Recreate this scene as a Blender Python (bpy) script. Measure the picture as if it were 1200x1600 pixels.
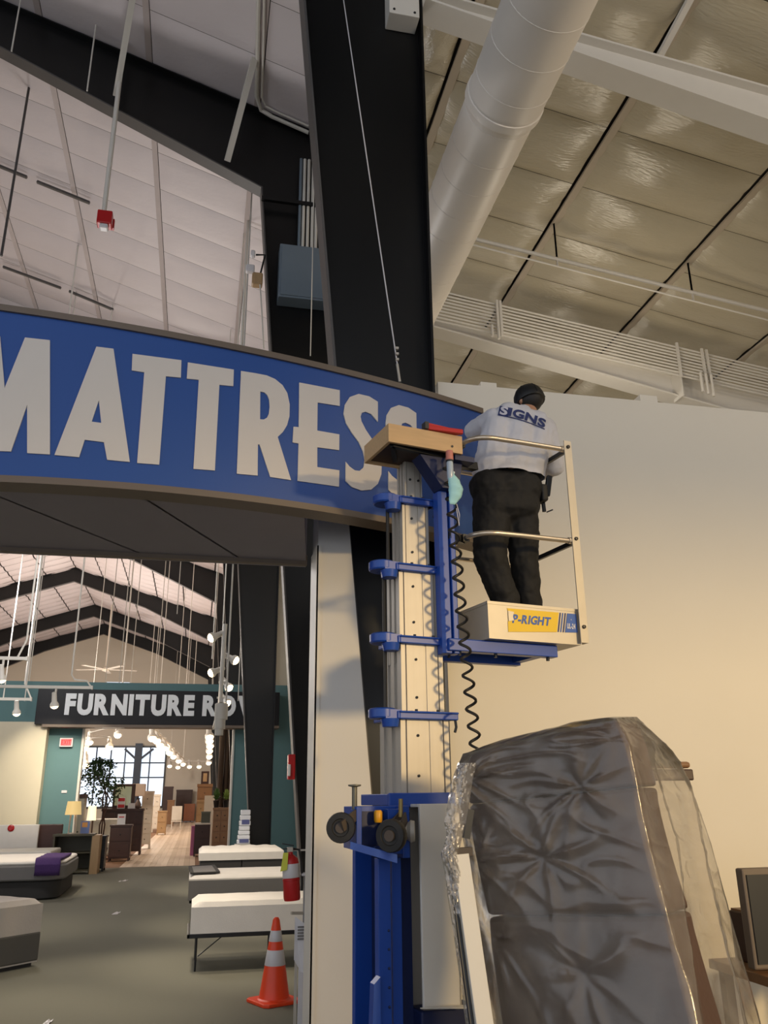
import bpy, bmesh, math, random
import numpy as np
from mathutils import Vector, Matrix, Euler, noise
from mathutils.bvhtree import BVHTree
random.seed(7)
S = bpy.context.scene
COL = S.collection
for o in list(bpy.data.objects): bpy.data.objects.remove(o)
PI = math.pi

# ------------------------------------------------------------------ camera
FPX, PITCH, YAW, ROLL, EYE = 1300., math.radians(18.9), math.radians(12.3), math.radians(.6), 1.7
_f = Vector((math.sin(YAW)*math.cos(PITCH), math.cos(YAW)*math.cos(PITCH), math.sin(PITCH)))
_r0 = Vector((math.cos(YAW), -math.sin(YAW), 0)); _u0 = _r0.cross(_f)
_r = _r0*math.cos(ROLL) - _u0*math.sin(ROLL); _u = _r0*math.sin(ROLL) + _u0*math.cos(ROLL)
CAM = Vector((0, 0, EYE))
cd = bpy.data.cameras.new('camera'); cam = bpy.data.objects.new('camera', cd); COL.objects.link(cam)
cd.sensor_fit = 'HORIZONTAL'; cd.sensor_width = 36; cd.lens = FPX/1200*36; cd.clip_start = .05; cd.clip_end = 300
cam.matrix_world = Matrix(((_r.x, _u.x, -_f.x, CAM.x), (_r.y, _u.y, -_f.y, CAM.y), (_r.z, _u.z, -_f.z, CAM.z), (0, 0, 0, 1)))
S.camera = cam

# ------------------------------------------------------------------ sky, lamps, exposure
W = bpy.data.worlds.new('sky'); S.world = W; W.use_nodes = True
bg = W.node_tree.nodes['Background']; bg.inputs[0].default_value = (.86, .91, 1.0, 1); bg.inputs[1].default_value = 1.05
S.view_settings.view_transform = 'Standard'; S.view_settings.look = 'None'
S.view_settings.gamma = 1; S.view_settings.use_curve_mapping = False
S.view_settings.exposure = 0.2

def lamp(kind, loc, aim, power, color, **kw):
    l = bpy.data.lights.new('lamp_light', kind); l.energy = power; l.color = color
    for k, v in kw.items(): setattr(l, k, v)
    o = bpy.data.objects.new('lamp_light', l); COL.objects.link(o); o.location = loc
    if aim is not None: o.rotation_euler = (Vector(aim) - Vector(loc)).to_track_quat('-Z', 'Y').to_euler()
    return o
# low warm light falling in from behind on the right (storefront side)
WARM = (1., .70, .31)
lamp('SPOT', (12.4, -14, 6.1), (3.2, 6.3, 2.3), 9800, WARM, spot_size=math.radians(30), spot_blend=.8, shadow_soft_size=.8)
# showroom light: soft fill points added without fixtures, then the track spots
for p, e, c in [((-2.5, 14, 6.0), 290, (1., .96, .94)), ((-4.5, 20, 6.0), 290, (1., .96, .94)), ((-7, 36, 6.5), 1500, (1., .90, .80)),
                ((-7, 48, 6.5), 1500, (1., .90, .80)), ((-7, 58, 6.5), 700, (1., .90, .80)), ((-3, 30, 3.4), 160, (1., .85, .68)), ((-2.5, 45, 3.6), 260, (1., .82, .62)),
                ((5.5, 9.6, 6.5), 85, (1., .87, .68)), ((6.5, 15.5, 6.4), 60, (1., .88, .70)), ((6.5, 1.0, 7.2), 210, (1., .82, .60))]:
    lamp('POINT', p, None, e, c, shadow_soft_size=.5)
for p, a, e in [((-.6, 9.2, 4.3), (.7, 10.3, .6), 260), ((-.6, 12.2, 4.3), (.8, 13.4, .6), 320), ((-.4, 16.6, 4.3), (1., 18.4, .6), 420),
                ((-3.2, 12.5, 4.3), (-2.9, 13.4, .5), 160), ((-3.0, 17.0, 4.3), (-3.2, 18.8, .6), 300), ((-3.4, 21.6, 4.3), (-3.9, 24.2, 2.4), 420), ((-2.4, 22.2, 4.4), (-3.1, 24.7, 2.0), 260), ((-.9, 10.6, 4.6), (-.5, 9.6, 0), 300), ((-2.0, 9.0, 4.8), (-1.6, 7.8, 0), 260)]:
    lamp('SPOT', p, a, e, (1., .86, .66), spot_size=math.radians(52), spot_blend=.8, shadow_soft_size=.06)

# ------------------------------------------------------------------ helpers
def lin(h):
    h = h.lstrip('#'); c = [int(h[i:i+2], 16)/255 for i in (0, 2, 4)]
    return tuple(x/12.92 if x <= .04045 else ((x+.055)/1.055)**2.4 for x in c) + (1,)
def mat(name, col, rough=.6, metal=0, var=.06, scale=6., bump=0, bscale=40., stretch=(1, 1, 1), spec=.5, coat=0):
    m = bpy.data.materials.new(name); m.use_nodes = True; nt = m.node_tree; b = nt.nodes['Principled BSDF']
    c = lin(col) if isinstance(col, str) else tuple(col) + (1,)
    tc = nt.nodes.new('ShaderNodeTexCoord'); mp = nt.nodes.new('ShaderNodeMapping'); mp.inputs['Scale'].default_value = stretch
    nt.links.new(tc.outputs['Object'], mp.inputs['Vector'])
    n = nt.nodes.new('ShaderNodeTexNoise'); n.inputs['Scale'].default_value = scale; n.inputs['Detail'].default_value = 4
    nt.links.new(mp.outputs[0], n.inputs['Vector'])
    mx = nt.nodes.new('ShaderNodeMix'); mx.data_type = 'RGBA'
    mx.inputs[6].default_value = tuple(x*(1-var) for x in c[:3]) + (1,); mx.inputs[7].default_value = tuple(min(1, x*(1+var)) for x in c[:3]) + (1,)
    nt.links.new(n.outputs[0], mx.inputs[0]); nt.links.new(mx.outputs[2], b.inputs['Base Color'])
    b.inputs['Roughness'].default_value = rough; b.inputs['Metallic'].default_value = metal
    b.inputs['Specular IOR Level'].default_value = spec; b.inputs['Coat Weight'].default_value = coat
    if bump:
        n2 = nt.nodes.new('ShaderNodeTexNoise'); n2.inputs['Scale'].default_value = bscale; n2.inputs['Detail'].default_value = 5
        nt.links.new(mp.outputs[0], n2.inputs['Vector'])
        bp = nt.nodes.new('ShaderNodeBump'); bp.inputs['Strength'].default_value = bump; bp.inputs['Distance'].default_value = .02
        nt.links.new(n2.outputs[0], bp.inputs['Height']); nt.links.new(bp.outputs[0], b.inputs['Normal'])
    return m
def emit(name, col, strength):
    m = bpy.data.materials.new(name); m.use_nodes = True; b = m.node_tree.nodes['Principled BSDF']
    b.inputs['Base Color'].default_value = lin(col); b.inputs['Emission Color'].default_value = lin(col); b.inputs['Emission Strength'].default_value = strength
    return m

def ray(x, y): return _f + _r*((x-600)/FPX) + _u*((800-y)/FPX)
def aty(x, y, Y): d = ray(x, y); return CAM + d*(Y/d.y)
def atz(x, y, Z): d = ray(x, y); return CAM + d*((Z-EYE)/d.z)

class MB:
    def __init__(s): s.v = []; s.f = []
    def add(s, vs, fs, M=None):
        n = len(s.v)
        s.v += [tuple(M @ Vector(v)) if M is not None else tuple(v) for v in vs]; s.f += [tuple(i+n for i in f) for f in fs]; return s
    def box(s, x0, x1, y0, y1, z0, z1, M=None):
        return s.add([(x, y, z) for z in (z0, z1) for y in (y0, y1) for x in (x0, x1)],
                     [(0, 2, 3, 1), (4, 5, 7, 6), (0, 1, 5, 4), (2, 6, 7, 3), (0, 4, 6, 2), (1, 3, 7, 5)], M)
    def hexa(s, p):  # eight corners: bottom ring 4, top ring 4
        return s.add(p, [(3, 2, 1, 0), (4, 5, 6, 7), (0, 1, 5, 4), (1, 2, 6, 5), (2, 3, 7, 6), (3, 0, 4, 7)])
    def prism(s, poly, off):  # poly: list of 3D points, extruded by vector off
        n = len(poly); off = Vector(off)
        vs = [Vector(p) for p in poly] + [Vector(p)+off for p in poly]
        return s.add(vs, [tuple(reversed(range(n))), tuple(range(n, 2*n))] + [(i, (i+1) % n, n+(i+1) % n, n+i) for i in range(n)])
    def bar(s, a, b, w, h, up=(0, 0, 1)):  # rectangular bar from a to b
        a, b = Vector(a), Vector(b); d = (b-a).normalized(); x = d.cross(Vector(up))
        if x.length < 1e-4: x = d.cross(Vector((1, 0, 0)))
        x.normalize(); y = x.cross(d); x *= w/2; y *= h/2
        return s.hexa([a-x-y, a+x-y, a+x+y, a-x+y, b-x-y, b+x-y, b+x+y, b-x+y])
    def tube(s, pts, r, n=8, cap=True):
        pts = [Vector(p) for p in pts]; rs = r if isinstance(r, (list, tuple)) else [r]*len(pts)
        base = len(s.v); px = None
        for i, p in enumerate(pts):
            d = (pts[min(i+1, len(pts)-1)] - pts[max(i-1, 0)]).normalized()
            if px is None:
                px = d.cross(Vector((0, 0, 1)))
                if px.length < .05: px = d.cross(Vector((1, 0, 0)))
            px = (px - d*px.dot(d)).normalized(); py = d.cross(px)
            for k in range(n):
                a = 2*PI*k/n; s.v.append(tuple(p + (px*math.cos(a) + py*math.sin(a))*rs[i]))
        for i in range(len(pts)-1):
            for k in range(n):
                a = base+i*n+k; b = base+i*n+(k+1) % n; s.f.append((a, b, b+n, a+n))
        if cap:
            s.f.append(tuple(base+k for k in reversed(range(n)))); e = base+(len(pts)-1)*n; s.f.append(tuple(e+k for k in range(n)))
        return s
    def lathe(s, prof, n=24, M=None):  # profile of (r, z)
        vs = [(r*math.cos(2*PI*k/n), r*math.sin(2*PI*k/n), z) for r, z in prof for k in range(n)]
        fs = [(i*n+k, i*n+(k+1) % n, (i+1)*n+(k+1) % n, (i+1)*n+k) for i in range(len(prof)-1) for k in range(n)]
        if prof[0][0] > 1e-6: fs.append(tuple(reversed(range(n))))
        if prof[-1][0] > 1e-6: fs.append(tuple((len(prof)-1)*n+k for k in range(n)))
        return s.add(vs, fs, M)
    def ball(s, c, r, n=12, sc=(1, 1, 1)):
        c = Vector(c); m = n//2
        prof = [(max(1e-5, math.sin(PI*i/m)), -math.cos(PI*i/m)) for i in range(m+1)]
        M = Matrix.Translation(c) @ Matrix.Diagonal((r*sc[0], r*sc[1], r*sc[2], 1))
        return s.lathe(prof, n, M)
    def grid(s, P):  # P[i][j] points
        n, m = len(P), len(P[0]); return s.add([p for row in P for p in row], [(i*m+j, i*m+j+1, (i+1)*m+j+1, (i+1)*m+j) for i in range(n-1) for j in range(m-1)])
    def cap2(s, a, b, ra, rb, n=14, flat=None):  # tapered capsule
        a, b = Vector(a), Vector(b); d = b-a; L = d.length; q = d.to_track_quat('Z', 'Y').to_matrix().to_4x4()
        prof = [(max(1e-5, ra*math.cos(t)), ra*math.sin(t)) for t in [-PI/2+PI/2*i/5 for i in range(6)]] + [(max(1e-5, rb*math.cos(t)), L+rb*math.sin(t)) for t in [PI/2*i/5 for i in range(6)]]
        return s.lathe(prof, n, Matrix.Translation(a) @ q)

INV = {}
def root(name, label, cat, loc=(0, 0, 0), rz=0, group=None):
    o = bpy.data.objects.new(name, None); COL.objects.link(o); o.empty_display_size = .1
    o.location = loc; o.rotation_euler = (0, 0, rz); o['label'] = label; o['category'] = cat
    if group: o['group'] = group
    INV[o.name] = (Matrix.Translation(Vector(loc)) @ Matrix.Rotation(rz, 4, 'Z')).inverted()
    return o
def obj(name, mb, m, parent=None, smooth=False, bevel=0, local=False, label=None, seg=2, fix=True):
    me = bpy.data.meshes.new(name); v = mb.v
    r = parent
    while r is not None and r.parent is not None: r = r.parent
    if r is not None and not local and r.name in INV: M = INV[r.name]; v = [M @ Vector(p) for p in v]
    me.from_pydata([tuple(p) for p in v], [], mb.f)
    if fix:
        bm = bmesh.new(); bm.from_mesh(me); bmesh.ops.recalc_face_normals(bm, faces=bm.faces); bm.to_mesh(me); bm.free()
    if smooth:
        me.polygons.foreach_set('use_smooth', [True]*len(me.polygons))
        try: me.set_sharp_from_angle(angle=math.radians(40))
        except Exception: pass
    me.materials.append(m); o = bpy.data.objects.new(name, me); COL.objects.link(o)
    if parent is not None: o.parent = parent
    if bevel:
        b = o.modifiers.new('bevel', 'BEVEL'); b.width = bevel; b.segments = seg; b.limit_method = 'ANGLE'; b.angle_limit = math.radians(50)
    if label: o['label'] = label
    return o
def thing(name, mb, m, label, cat, group=None, **k):
    o = obj(name, mb, m, **k); o['label'] = label; o['category'] = cat
    if group: o['group'] = group
    return o
def struct(name, mb, m, **k):
    o = obj(name, mb, m, **k)
    if o.parent is None: o['kind'] = 'structure'
    return o
def dup(r, loc, rz=None, label=None, group=None):
    n = r.copy(); COL.objects.link(n); n.location = loc
    if rz is not None: n.rotation_euler = (0, 0, rz)
    if label: n['label'] = label
    if group: n['group'] = group
    for c in r.children:
        k = c.copy(); COL.objects.link(k); k.parent = n
        for g in c.children:
            h = g.copy(); COL.objects.link(h); h.parent = k
    return n
def inst(o, name, parent, M):  # another object on shared mesh data
    c = bpy.data.objects.new(name, o.data); COL.objects.link(c); c.parent = parent; c.matrix_local = M; return c
FONT_CACHE = {}
def glyph(ch, bold=.0):
    k = (ch, bold)
    if k in FONT_CACHE: return FONT_CACHE[k]
    cu = bpy.data.curves.new('glyph', 'FONT'); cu.body = ch; cu.size = 1; cu.offset = bold; cu.resolution_u = 4
    o = bpy.data.objects.new('glyph', cu); COL.objects.link(o)
    dg = bpy.context.evaluated_depsgraph_get(); dg.update()
    me = bpy.data.meshes.new_from_object(o.evaluated_get(dg))
    vs = [v.co.copy() for v in me.vertices]; fs = [tuple(p.vertices) for p in me.polygons]
    bpy.data.objects.remove(o); bpy.data.curves.remove(cu); bpy.data.meshes.remove(me)
    FONT_CACHE[k] = (vs, fs); return vs, fs
def word(text, bold=.02, gap=.06, space=.3):
    """list of (char, verts 2D, faces) laid out along x with cap height 1; returns also total width"""
    out = []; x = 0
    vs0, _ = glyph('E', bold); hh = max(v.y for v in vs0); lo0 = min(v.y for v in vs0)
    for ch in text:
        if ch == ' ': x += space; continue
        vs, fs = glyph(ch, bold); a = min(v.x for v in vs); b = max(v.x for v in vs)
        out.append((ch, [((v.x-a)/hh+x, (v.y-lo0)/hh) for v in vs], fs)); x += (b-a)/hh + gap
    return out, x-gap
def solid(vs3, fs, off):
    """closed slab from a flat face set"""
    n = len(vs3); off = Vector(off); mb = MB()
    mb.v = [tuple(v) for v in vs3] + [tuple(Vector(v)+off) for v in vs3]
    edges = {}
    for f in fs:
        for i in range(len(f)): e = (f[i], f[(i+1) % len(f)]); edges[e] = 1
    mb.f = [tuple(f) for f in fs] + [tuple(i+n for i in reversed(f)) for f in fs]
    for (a, b) in edges:
        if (b, a) not in edges: mb.f.append((b, a, a+n, b+n))
    return mb

# ------------------------------------------------------------------ materials
m_wall = mat('wall_paint', '#e3dbcc', .75, var=.02, scale=2)
m_pier = mat('pier_paint', '#d9d5d0', .7, var=.02, scale=2)
m_carpet = mat('carpet', '#787668', .95, var=.16, scale=120, bump=.35, bscale=300)
m_sub = mat('brown_carpet', '#7b573c', .95, var=.15, scale=60)
m_plank = [mat('plank_%d' % i, c, .45, var=.12, scale=5, stretch=(8, 1, 1)) for i, c in enumerate(['#c9b29c', '#bda58d', '#d2bca6'])]
m_deck = mat('deck', '#2c2823', .9)
m_ins = mat('insulation', '#d6cdcf', .5, var=.04, scale=2, bump=.25, bscale=14)
m_ins_r = mat('vinyl_insulation', '#bdb39c', .24, var=.06, scale=2.5, bump=.5, bscale=16, stretch=(1, 2.5, 1), spec=.8)
m_purlin = mat('purlin_paint', '#b7aa97', .6)
m_purl = mat('purlin_white', '#bdb1af', .6)
m_black = mat('black_steel', (.0045, .0045, .005), .34, var=.1, spec=.4)
m_flange = mat('lit_flange_grey', (.08, .074, .072), .5)  # frame flanges lightened in colour where light catches them; also plain grey rods, bars
m_white = mat('white_paint', '#d9d4cb', .5, var=.03)
m_duct = mat('duct_paint', '#e6ded4', .42, var=.03, scale=3)
m_teal = mat('teal_paint', '#5b7c7f', .8, var=.03)
m_blue = mat('sign_blue', '#1b4a94', .5, var=.03, scale=1.5)
m_trim = mat('bronze_trim', '#6d5f52', .5, var=.05)
m_soff = mat('soffit_panel', '#8c8790', .6, var=.04)
m_letter = mat('letter_vinyl', '#d8cfc6', .55, var=.02)
m_alu = mat('aluminium', '#bcb4a8', .45, metal=.2, var=.06, scale=5, stretch=(9, 9, .3), bump=.05)
m_alu2 = mat('dull_aluminium', '#bfb6a6', .45, metal=.35, var=.08, scale=9)
m_lblue = mat('lift_blue', '#1b469e', .38, var=.08, scale=7)
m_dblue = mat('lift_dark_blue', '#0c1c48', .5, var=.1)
m_rub = mat('rubber', '#1d1b19', .6, bump=.1)
m_rub2 = mat('grey_rubber', '#4a4038', .6)
m_wood = mat('raw_wood', '#c9a578', .6, var=.14, scale=6, stretch=(1, 9, 9))
m_dwood = mat('dark_wood', '#3a2018', .45, var=.2, scale=5, stretch=(1, 8, 8))
m_mwood = mat('honey_wood', '#85603f', .5, var=.2, scale=5, stretch=(8, 8, 1))
m_lwood = mat('light_wood', '#ad8d66', .5, var=.15, scale=5, stretch=(8, 8, 1))
m_cream = mat('cream_paint', '#d9cfc0', .5)
m_yel = mat('decal_yellow', '#e5bd1c', .5, var=.06)
m_dblu = mat('decal_blue', '#2f5aa8', .5)
m_navy = mat('navy_print', '#1c2a66', .6)
m_sil = mat('tube_aluminium', '#cdbfac', .28, metal=.7, var=.04)
m_red = mat('red_paint', '#b81a1c', .35)
m_orange = mat('cone_orange', '#f2471b', .4, var=.05)
m_refl = mat('reflective_white', '#d6d2d4', .35)
m_fab = mat('white_ticking', '#e8e2da', .85, bump=.1, bscale=90)
m_gfab = mat('grey_fabric', '#7b7876', .9, bump=.1, bscale=120)
m_dfab = mat('charcoal_fabric', '#3c3a39', .9, bump=.1, bscale=120)
m_purp = mat('purple_plush', '#4c3168', .95, bump=.4, bscale=60)
m_bulb = emit('bulb', '#ffe2b0', 9)
m_sky = emit('sky_pane', '#dcecff', 1.0)
m_dark = mat('dark_plastic', '#17181a', .4)
m_leaf = [mat('leaf_%d' % i, c, .6) for i, c in enumerate(['#2c4a24', '#3c5c2c', '#23391d'])]
# ------------------------------------------------------------------ the shell
RIDGE, EAVE = -7.96, 1.86
def zl(x): return 12.20 - .333*(x-1.1) if x >= RIDGE else 12.20 - .333*(RIDGE-1.1) - .333*(RIDGE-x)
def zr(x): return 10.0 - .18*(x-3.5)
struct('floor', MB().box(-18, 10.2, -8, 24.8, -.12, 0), m_carpet)
fl2 = struct('floor.001', MB().box(-18, 1.9, 24.8, 72, -.12, -.004), m_sub)
for i in range(13):          # the plank aisle of the far store
    for k in range(12):
        y0 = 24.82 + k*3.9 - (i % 3)*1.3; y1 = y0 + 3.88; y0 = max(y0, 24.82)
        if y1 <= y0: continue
        x0 = -1.86 + i*.151
        obj('plank', MB().box(x0, x0+.147, y0, y1, -.004, .004+.001*(i*7+k*3 & 1)), m_plank[(i*5+k*3) % 3], fl2)
struct('wall_left', MB().box(-18.2, -18, 4.5, 72, 0, 13), m_wall)
struct('wall_right', MB().box(1.87, 10.2, 6.3, 6.45, 0, 5.15), m_wall)
struct('wall_right.001', MB().box(10.2, 10.35, -4, 26, 0, 10), m_wall)
struct('wall_right.002', MB().box(1.87, 10.2, 26, 26.2, 0, 10.2), m_wall)
struct('wall_side', MB().box(1.815, 1.86, 6.47, 24.9, 10.12, 12.2).box(1.815, 1.86, 24.9, 72, 0, 12.2), m_wall)
struct('wall_side.002', MB().box(3.0, 3.1, 6.47, 24.7, 0, 5.1), m_wall)
struct('wall_side.001', MB().box(1.86, 1.9, -8, 6.15, 10.3, 12.0), m_wall)
# unseen header band behind the camera, added to keep warm light off the sign
struct('wall_light_stop', MB().box(-18, 10.2, -5.2, -5, 5.0, 6.6), m_wall)
# pier between the opening and the black column, cut along the column's taper
struct('wall_front', MB().prism([(.81, 6.1, 0), (1.362, 6.1, 0), (1.00, 6.1, 4.3), (.81, 6.1, 4.3)], (0, .32, 0)), m_pier)
struct('trim_1', MB().box(.80, .835, 6.085, 6.11, 0, 3.53).box(.798, .812, 6.085, 6.43, 0, 3.53), m_white)
# teal wall with the passage to the next store
wb = MB().box(-18, -3.11, 24.7, 24.9, 0, 4.81).box(-3.11, .975, 24.7, 24.9, 3.66, 4.81).box(.975, 3.1, 24.7, 24.9, 0, 4.81)
struct('wall_back', wb, m_teal)
struct('trim_2', MB().box(-3.12, -3.06, 24.66, 24.94, 0, 3.64).box(.93, .985, 24.66, 24.94, 0, 3.64).box(-3.06, .93, 24.66, 24.94, 3.60, 3.66), m_white)
# end wall of the far store with its window
a, b = aty(128, 1168, 72), aty(253, 1250, 72)
wx0, wx1, wz0, wz1 = -11.5, b.x, 1.2, a.z
we = MB().box(-18, wx0, 72, 72.2, 0, 12).box(wx1, 1.9, 72, 72.2, 0, 12).box(wx0, wx1, 72, 72.2, 0, wz0).box(wx0, wx1, 72, 72.2, wz1, 12)
we.prism([(-18, 72, 12), (1.9, 72, 12), (RIDGE, 72, zl(RIDGE))], (0, .2, 0))
struct('wall_end', we, m_wall)
wi = struct('window_1', MB().box(wx0-.1, wx1+.1, 71.9, 72, wz1, wz1+.14).box(wx0-.1, wx1+.1, 71.9, 72, wz0-.14, wz0).box(wx1, wx1+.12, 71.9, 72, wz0, wz1).box(wx0-.12, wx0, 71.9, 72, wz0, wz1), m_dark)
m_mull = mat('mullion', '#3d4a5e', .5)
vx = [aty(p, 1190, 72).x for p in (128, 150, 172.7, 195, 234)]; vx = [wx0] + vx + [wx1]
hz = [wz0, aty(200, 1215, 72).z, aty(200, 1192, 72).z, wz1]
for i in range(len(vx)-1):
    for k in range(3): obj('pane', MB().box(vx[i]+.04, vx[i+1]-.04, 72.02, 72.05, hz[k]+.05, hz[k+1]-.05), m_sky, wi)
    if i: obj('mullion', MB().box(vx[i]-.05, vx[i]+.05, 71.93, 72.06, wz0, wz1), m_mull, wi)
for k in (1, 2): obj('transom', MB().box(wx0, wx1, 71.94, 72.07, hz[k]-.05, hz[k]+.05), m_mull, wi)
cx = aty(216, 1190, 72).x
obj('post', MB().box(cx-.28, cx+.28, 71.4, 71.7, 0, wz1+.3), m_mull, wi)
for p in ((195, 1170), (240, 1170)): obj('brace', MB().bar((cx, 71.5, aty(216, 1189, 71.5).z), aty(p[0], p[1], 71.5), .16, .16), m_mull, wi)
p0, p1 = aty(167, 1066, 71.9), aty(202, 1073, 71.9)
w2 = struct('window_2', MB().box(p0.x-.1, p1.x+.1, 71.9, 72, p1.z-.1, p0.z+.1), m_white)
obj('pane', MB().box(p0.x, p1.x, 71.86, 71.9, p1.z, p0.z), m_sky, w2)

# ---- roofs: dark deck, blankets of insulation held between purlins
ce = struct('ceiling', MB().prism([(EAVE, -8, zl(EAVE)), (RIDGE, -8, zl(RIDGE)), (-18.1, -8, zl(-18.1)), (-18.1, -8, zl(-18.1)+.2), (RIDGE, -8, zl(RIDGE)+.2), (EAVE, -8, zl(EAVE)+.2)], (0, 80.3, 0)), m_deck)
cr = struct('ceiling.001', MB().prism([(1.92, -8, zr(1.92)), (10.3, -8, zr(10.3)), (10.3, -8, zr(10.3)+.2), (1.92, -8, zr(1.92)+.2)], (0, 34.2, 0)), m_deck)
def pillow(seed, depth, crink, nu=12, nv=9):
    rn = random.Random(seed); ph = [rn.random()*7 for _ in range(8)]; P = []
    for i in range(nu+1):
        row = []
        for j in range(nv+1):
            u, v = i/nu, j/nv
            d = depth*(math.sin(PI*u)**.4)*(math.sin(PI*v)**.5)
            e = math.exp(-min(u, 1-u)*6)
            d += crink*e*math.sin(v*23+ph[0]+2*math.sin(v*9+ph[1]))*math.sin(PI*v)*min(1, 20*min(u, 1-u)+.3)
            d += crink*.6*noise.noise(Vector((u*4+ph[2], v*3+ph[3], ph[4])))*math.sin(PI*u)*math.sin(PI*v)*2
            row.append((u, v, -d))
        P.append(row)
    return MB().grid(P)
def blanket(par, m, xs, ys, zf, slope, gap, depth, crink, seed, gap2=.03):
    ang = math.atan(slope); protos = []
    for s in range(5):
        o = obj('insulation_panel', pillow(seed+s, depth, crink), m, par, smooth=True); protos.append(o)
    used = set(); n = 0
    for i in range(len(xs)-1):
        for k in range(len(ys)-1):
            x0 = xs[i]+gap; x1 = xs[i+1]-gap2; L = (x1-x0)/math.cos(ang); w = ys[k+1]-ys[k]-.008
            flip = (i+k) % 2
            M = Matrix.Translation((x0, ys[k]+.004, zf(x0)-.05)) @ Matrix.Rotation(ang, 4, 'Y') @ Matrix.Diagonal((L, w, 1, 1))
            if flip: M = M @ Matrix.Translation((0, 1, 0)) @ Matrix.Diagonal((1, -1, 1, 1))
            q = (i*3+k*2+(i*k) % 3) % 5
            if q not in used: protos[q].matrix_local = M; used.add(q)
            else: inst(protos[q], 'insulation_panel', par, M)
    for q in range(5):
        if q not in used: bpy.data.objects.remove(protos[q])
xl = [.32-1.75*k for k in range(5, -1, -1)] + [1.84]
yl = [4.93+1.0*k for k in range(17)]
blanket(ce, m_ins, xl, yl, zl, .333, .062, .035, .010, 10)
xr_ = [2.0, 2.56, 4.69, 6.83, 8.97, 10.2]; yr_ = [4.5+1.05*k for k in range(16)]
blanket(cr, m_ins_r, xr_, yr_, zr, .18, .03, .13, .045, 30, .06)
for x in xl[:-1]: obj('purlin', MB().hexa([(x-.045, 3, zl(x)-.07), (x+.05, 3, zl(x)-.07), (x+.05, 24, zl(x)-.07), (x-.045, 24, zl(x)-.07), (x-.045, 3, zl(x)-.05), (x+.05, 3, zl(x)-.05), (x+.05, 24, zl(x)-.05), (x-.045, 24, zl(x)-.05)]), m_purl, ce)
for x in xr_[1:-1]: obj('purlin', MB().box(x-.025, x+.075, 3, 24, zr(x)-.085, zr(x)-.05), m_purlin, cr)
far = MB()                   # the far bays of the roof: their blankets are too far off to tell singly
for sgn in (1, -1):
    for i in range(6):
        for k in range(48):
            x0 = RIDGE + sgn*i*1.65; x1 = RIDGE + sgn*(i+1)*1.65; y0 = 20.95+k*1.06; y1 = y0+1.03
            far.grid([[(x0+(x1-x0)*u, y0+(y1-y0)*v, zl(x0+(x1-x0)*u)-.04-.13*math.sin(PI*v)*(.5+.5*math.sin(PI*u))) for v in (0, .25, .5, .75, 1)] for u in (.02, .35, .65, .98)])
fo = obj('insulation_blanket', far, m_ins, ce, smooth=True); fo['kind'] = 'stuff'

# ---- steel frames across the building
def ztop(x): return 12.08 - .333*(x-1.165) if x >= RIDGE else ztop(2*RIDGE - x)
def mir(p): return (2*RIDGE-p[0], p[1], p[2])
def frame(Y, label, column=True):
    t = root('steel_frame', label, 'steel frame', (1.6, Y, 0), 0, 'black steel frames')
    a = .011
    if column:
        obj('column_web', MB().prism([(1.385, Y-a, 0), (1.79, Y-a, 0), (1.79, Y-a, ztop(1.79)), (.467, Y-a, ztop(.467)), (.467, Y-a, 10.81)], (0, 2*a, 0)), m_black, t)
        obj('inner_flange', MB().bar((1.375, Y, 0), (.457, Y, 10.81), .022, .26, (0, 1, 0)), m_flange, t)
        obj('outer_flange', MB().bar((1.795, Y, 0), (1.795, Y, ztop(1.8)), .022, .26, (0, 1, 0)), m_black, t)
        obj('base_plate', MB().box(1.3, 1.86, Y-.15, Y+.15, 0, .03), m_black, t)
        for z in (3.2, 6.0, 9.0): obj('stiffener', MB().box(1.385-.085*z+.02, 1.785, Y+.011, Y+.10, z, z+.015), m_black, t)
    w = [(.467, Y-a, 10.81), (.467, Y-a, ztop(.467)), (RIDGE, Y-a, ztop(RIDGE)), (RIDGE, Y-a, ztop(RIDGE)-.85), (-3.676, Y-a, 12.80)]
    obj('rafter_web', MB().prism(w, (0, 2*a, 0)), m_black, t)
    obj('rafter_web', MB().prism([mir(p) for p in w], (0, 2*a, 0)), m_black, t)
    L = [(.467, Y, 10.80), (-3.676, Y, 12.79), (RIDGE, Y, ztop(RIDGE)-.86)]
    for i in range(2):
        obj('bottom_flange', MB().bar(L[i], L[i+1], .022, .24, (0, 1, 0)), m_flange, t)
        obj('bottom_flange', MB().bar(mir(L[i]), mir(L[i+1]), .022, .24, (0, 1, 0)), m_flange, t)
    T = [(1.8, Y, ztop(1.8)), (RIDGE, Y, ztop(RIDGE))]
    obj('top_flange', MB().bar(T[0], T[1], .022, .24, (0, 1, 0)), m_black, t)
    obj('top_flange', MB().bar(mir(T[0]), mir(T[1]), .022, .24, (0, 1, 0)), m_black, t)
    return t
frame(6.3, 'nearest black tapered steel frame, its broad column standing behind the blue sign and lift mast')
frame(11.0, 'black steel frame with sloping rafter and grey electrical box, second from the camera')
frame(21.4, 'black steel frame whose column stands in front of the black lettered sign beyond the beds')
for Y, l in ((31., 'black steel frame just inside the far store, mostly hidden above the blue sign'), (41., 'highest black rafter seen under the soffit, nearest frame of the far store'),
             (52., 'second black rafter seen under the soffit in the far store'), (62.5, 'third black rafter seen under the soffit in the far store'), (69.5, 'farthest and lowest black rafter, just before the white gable wall')):
    frame(Y, l)
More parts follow.
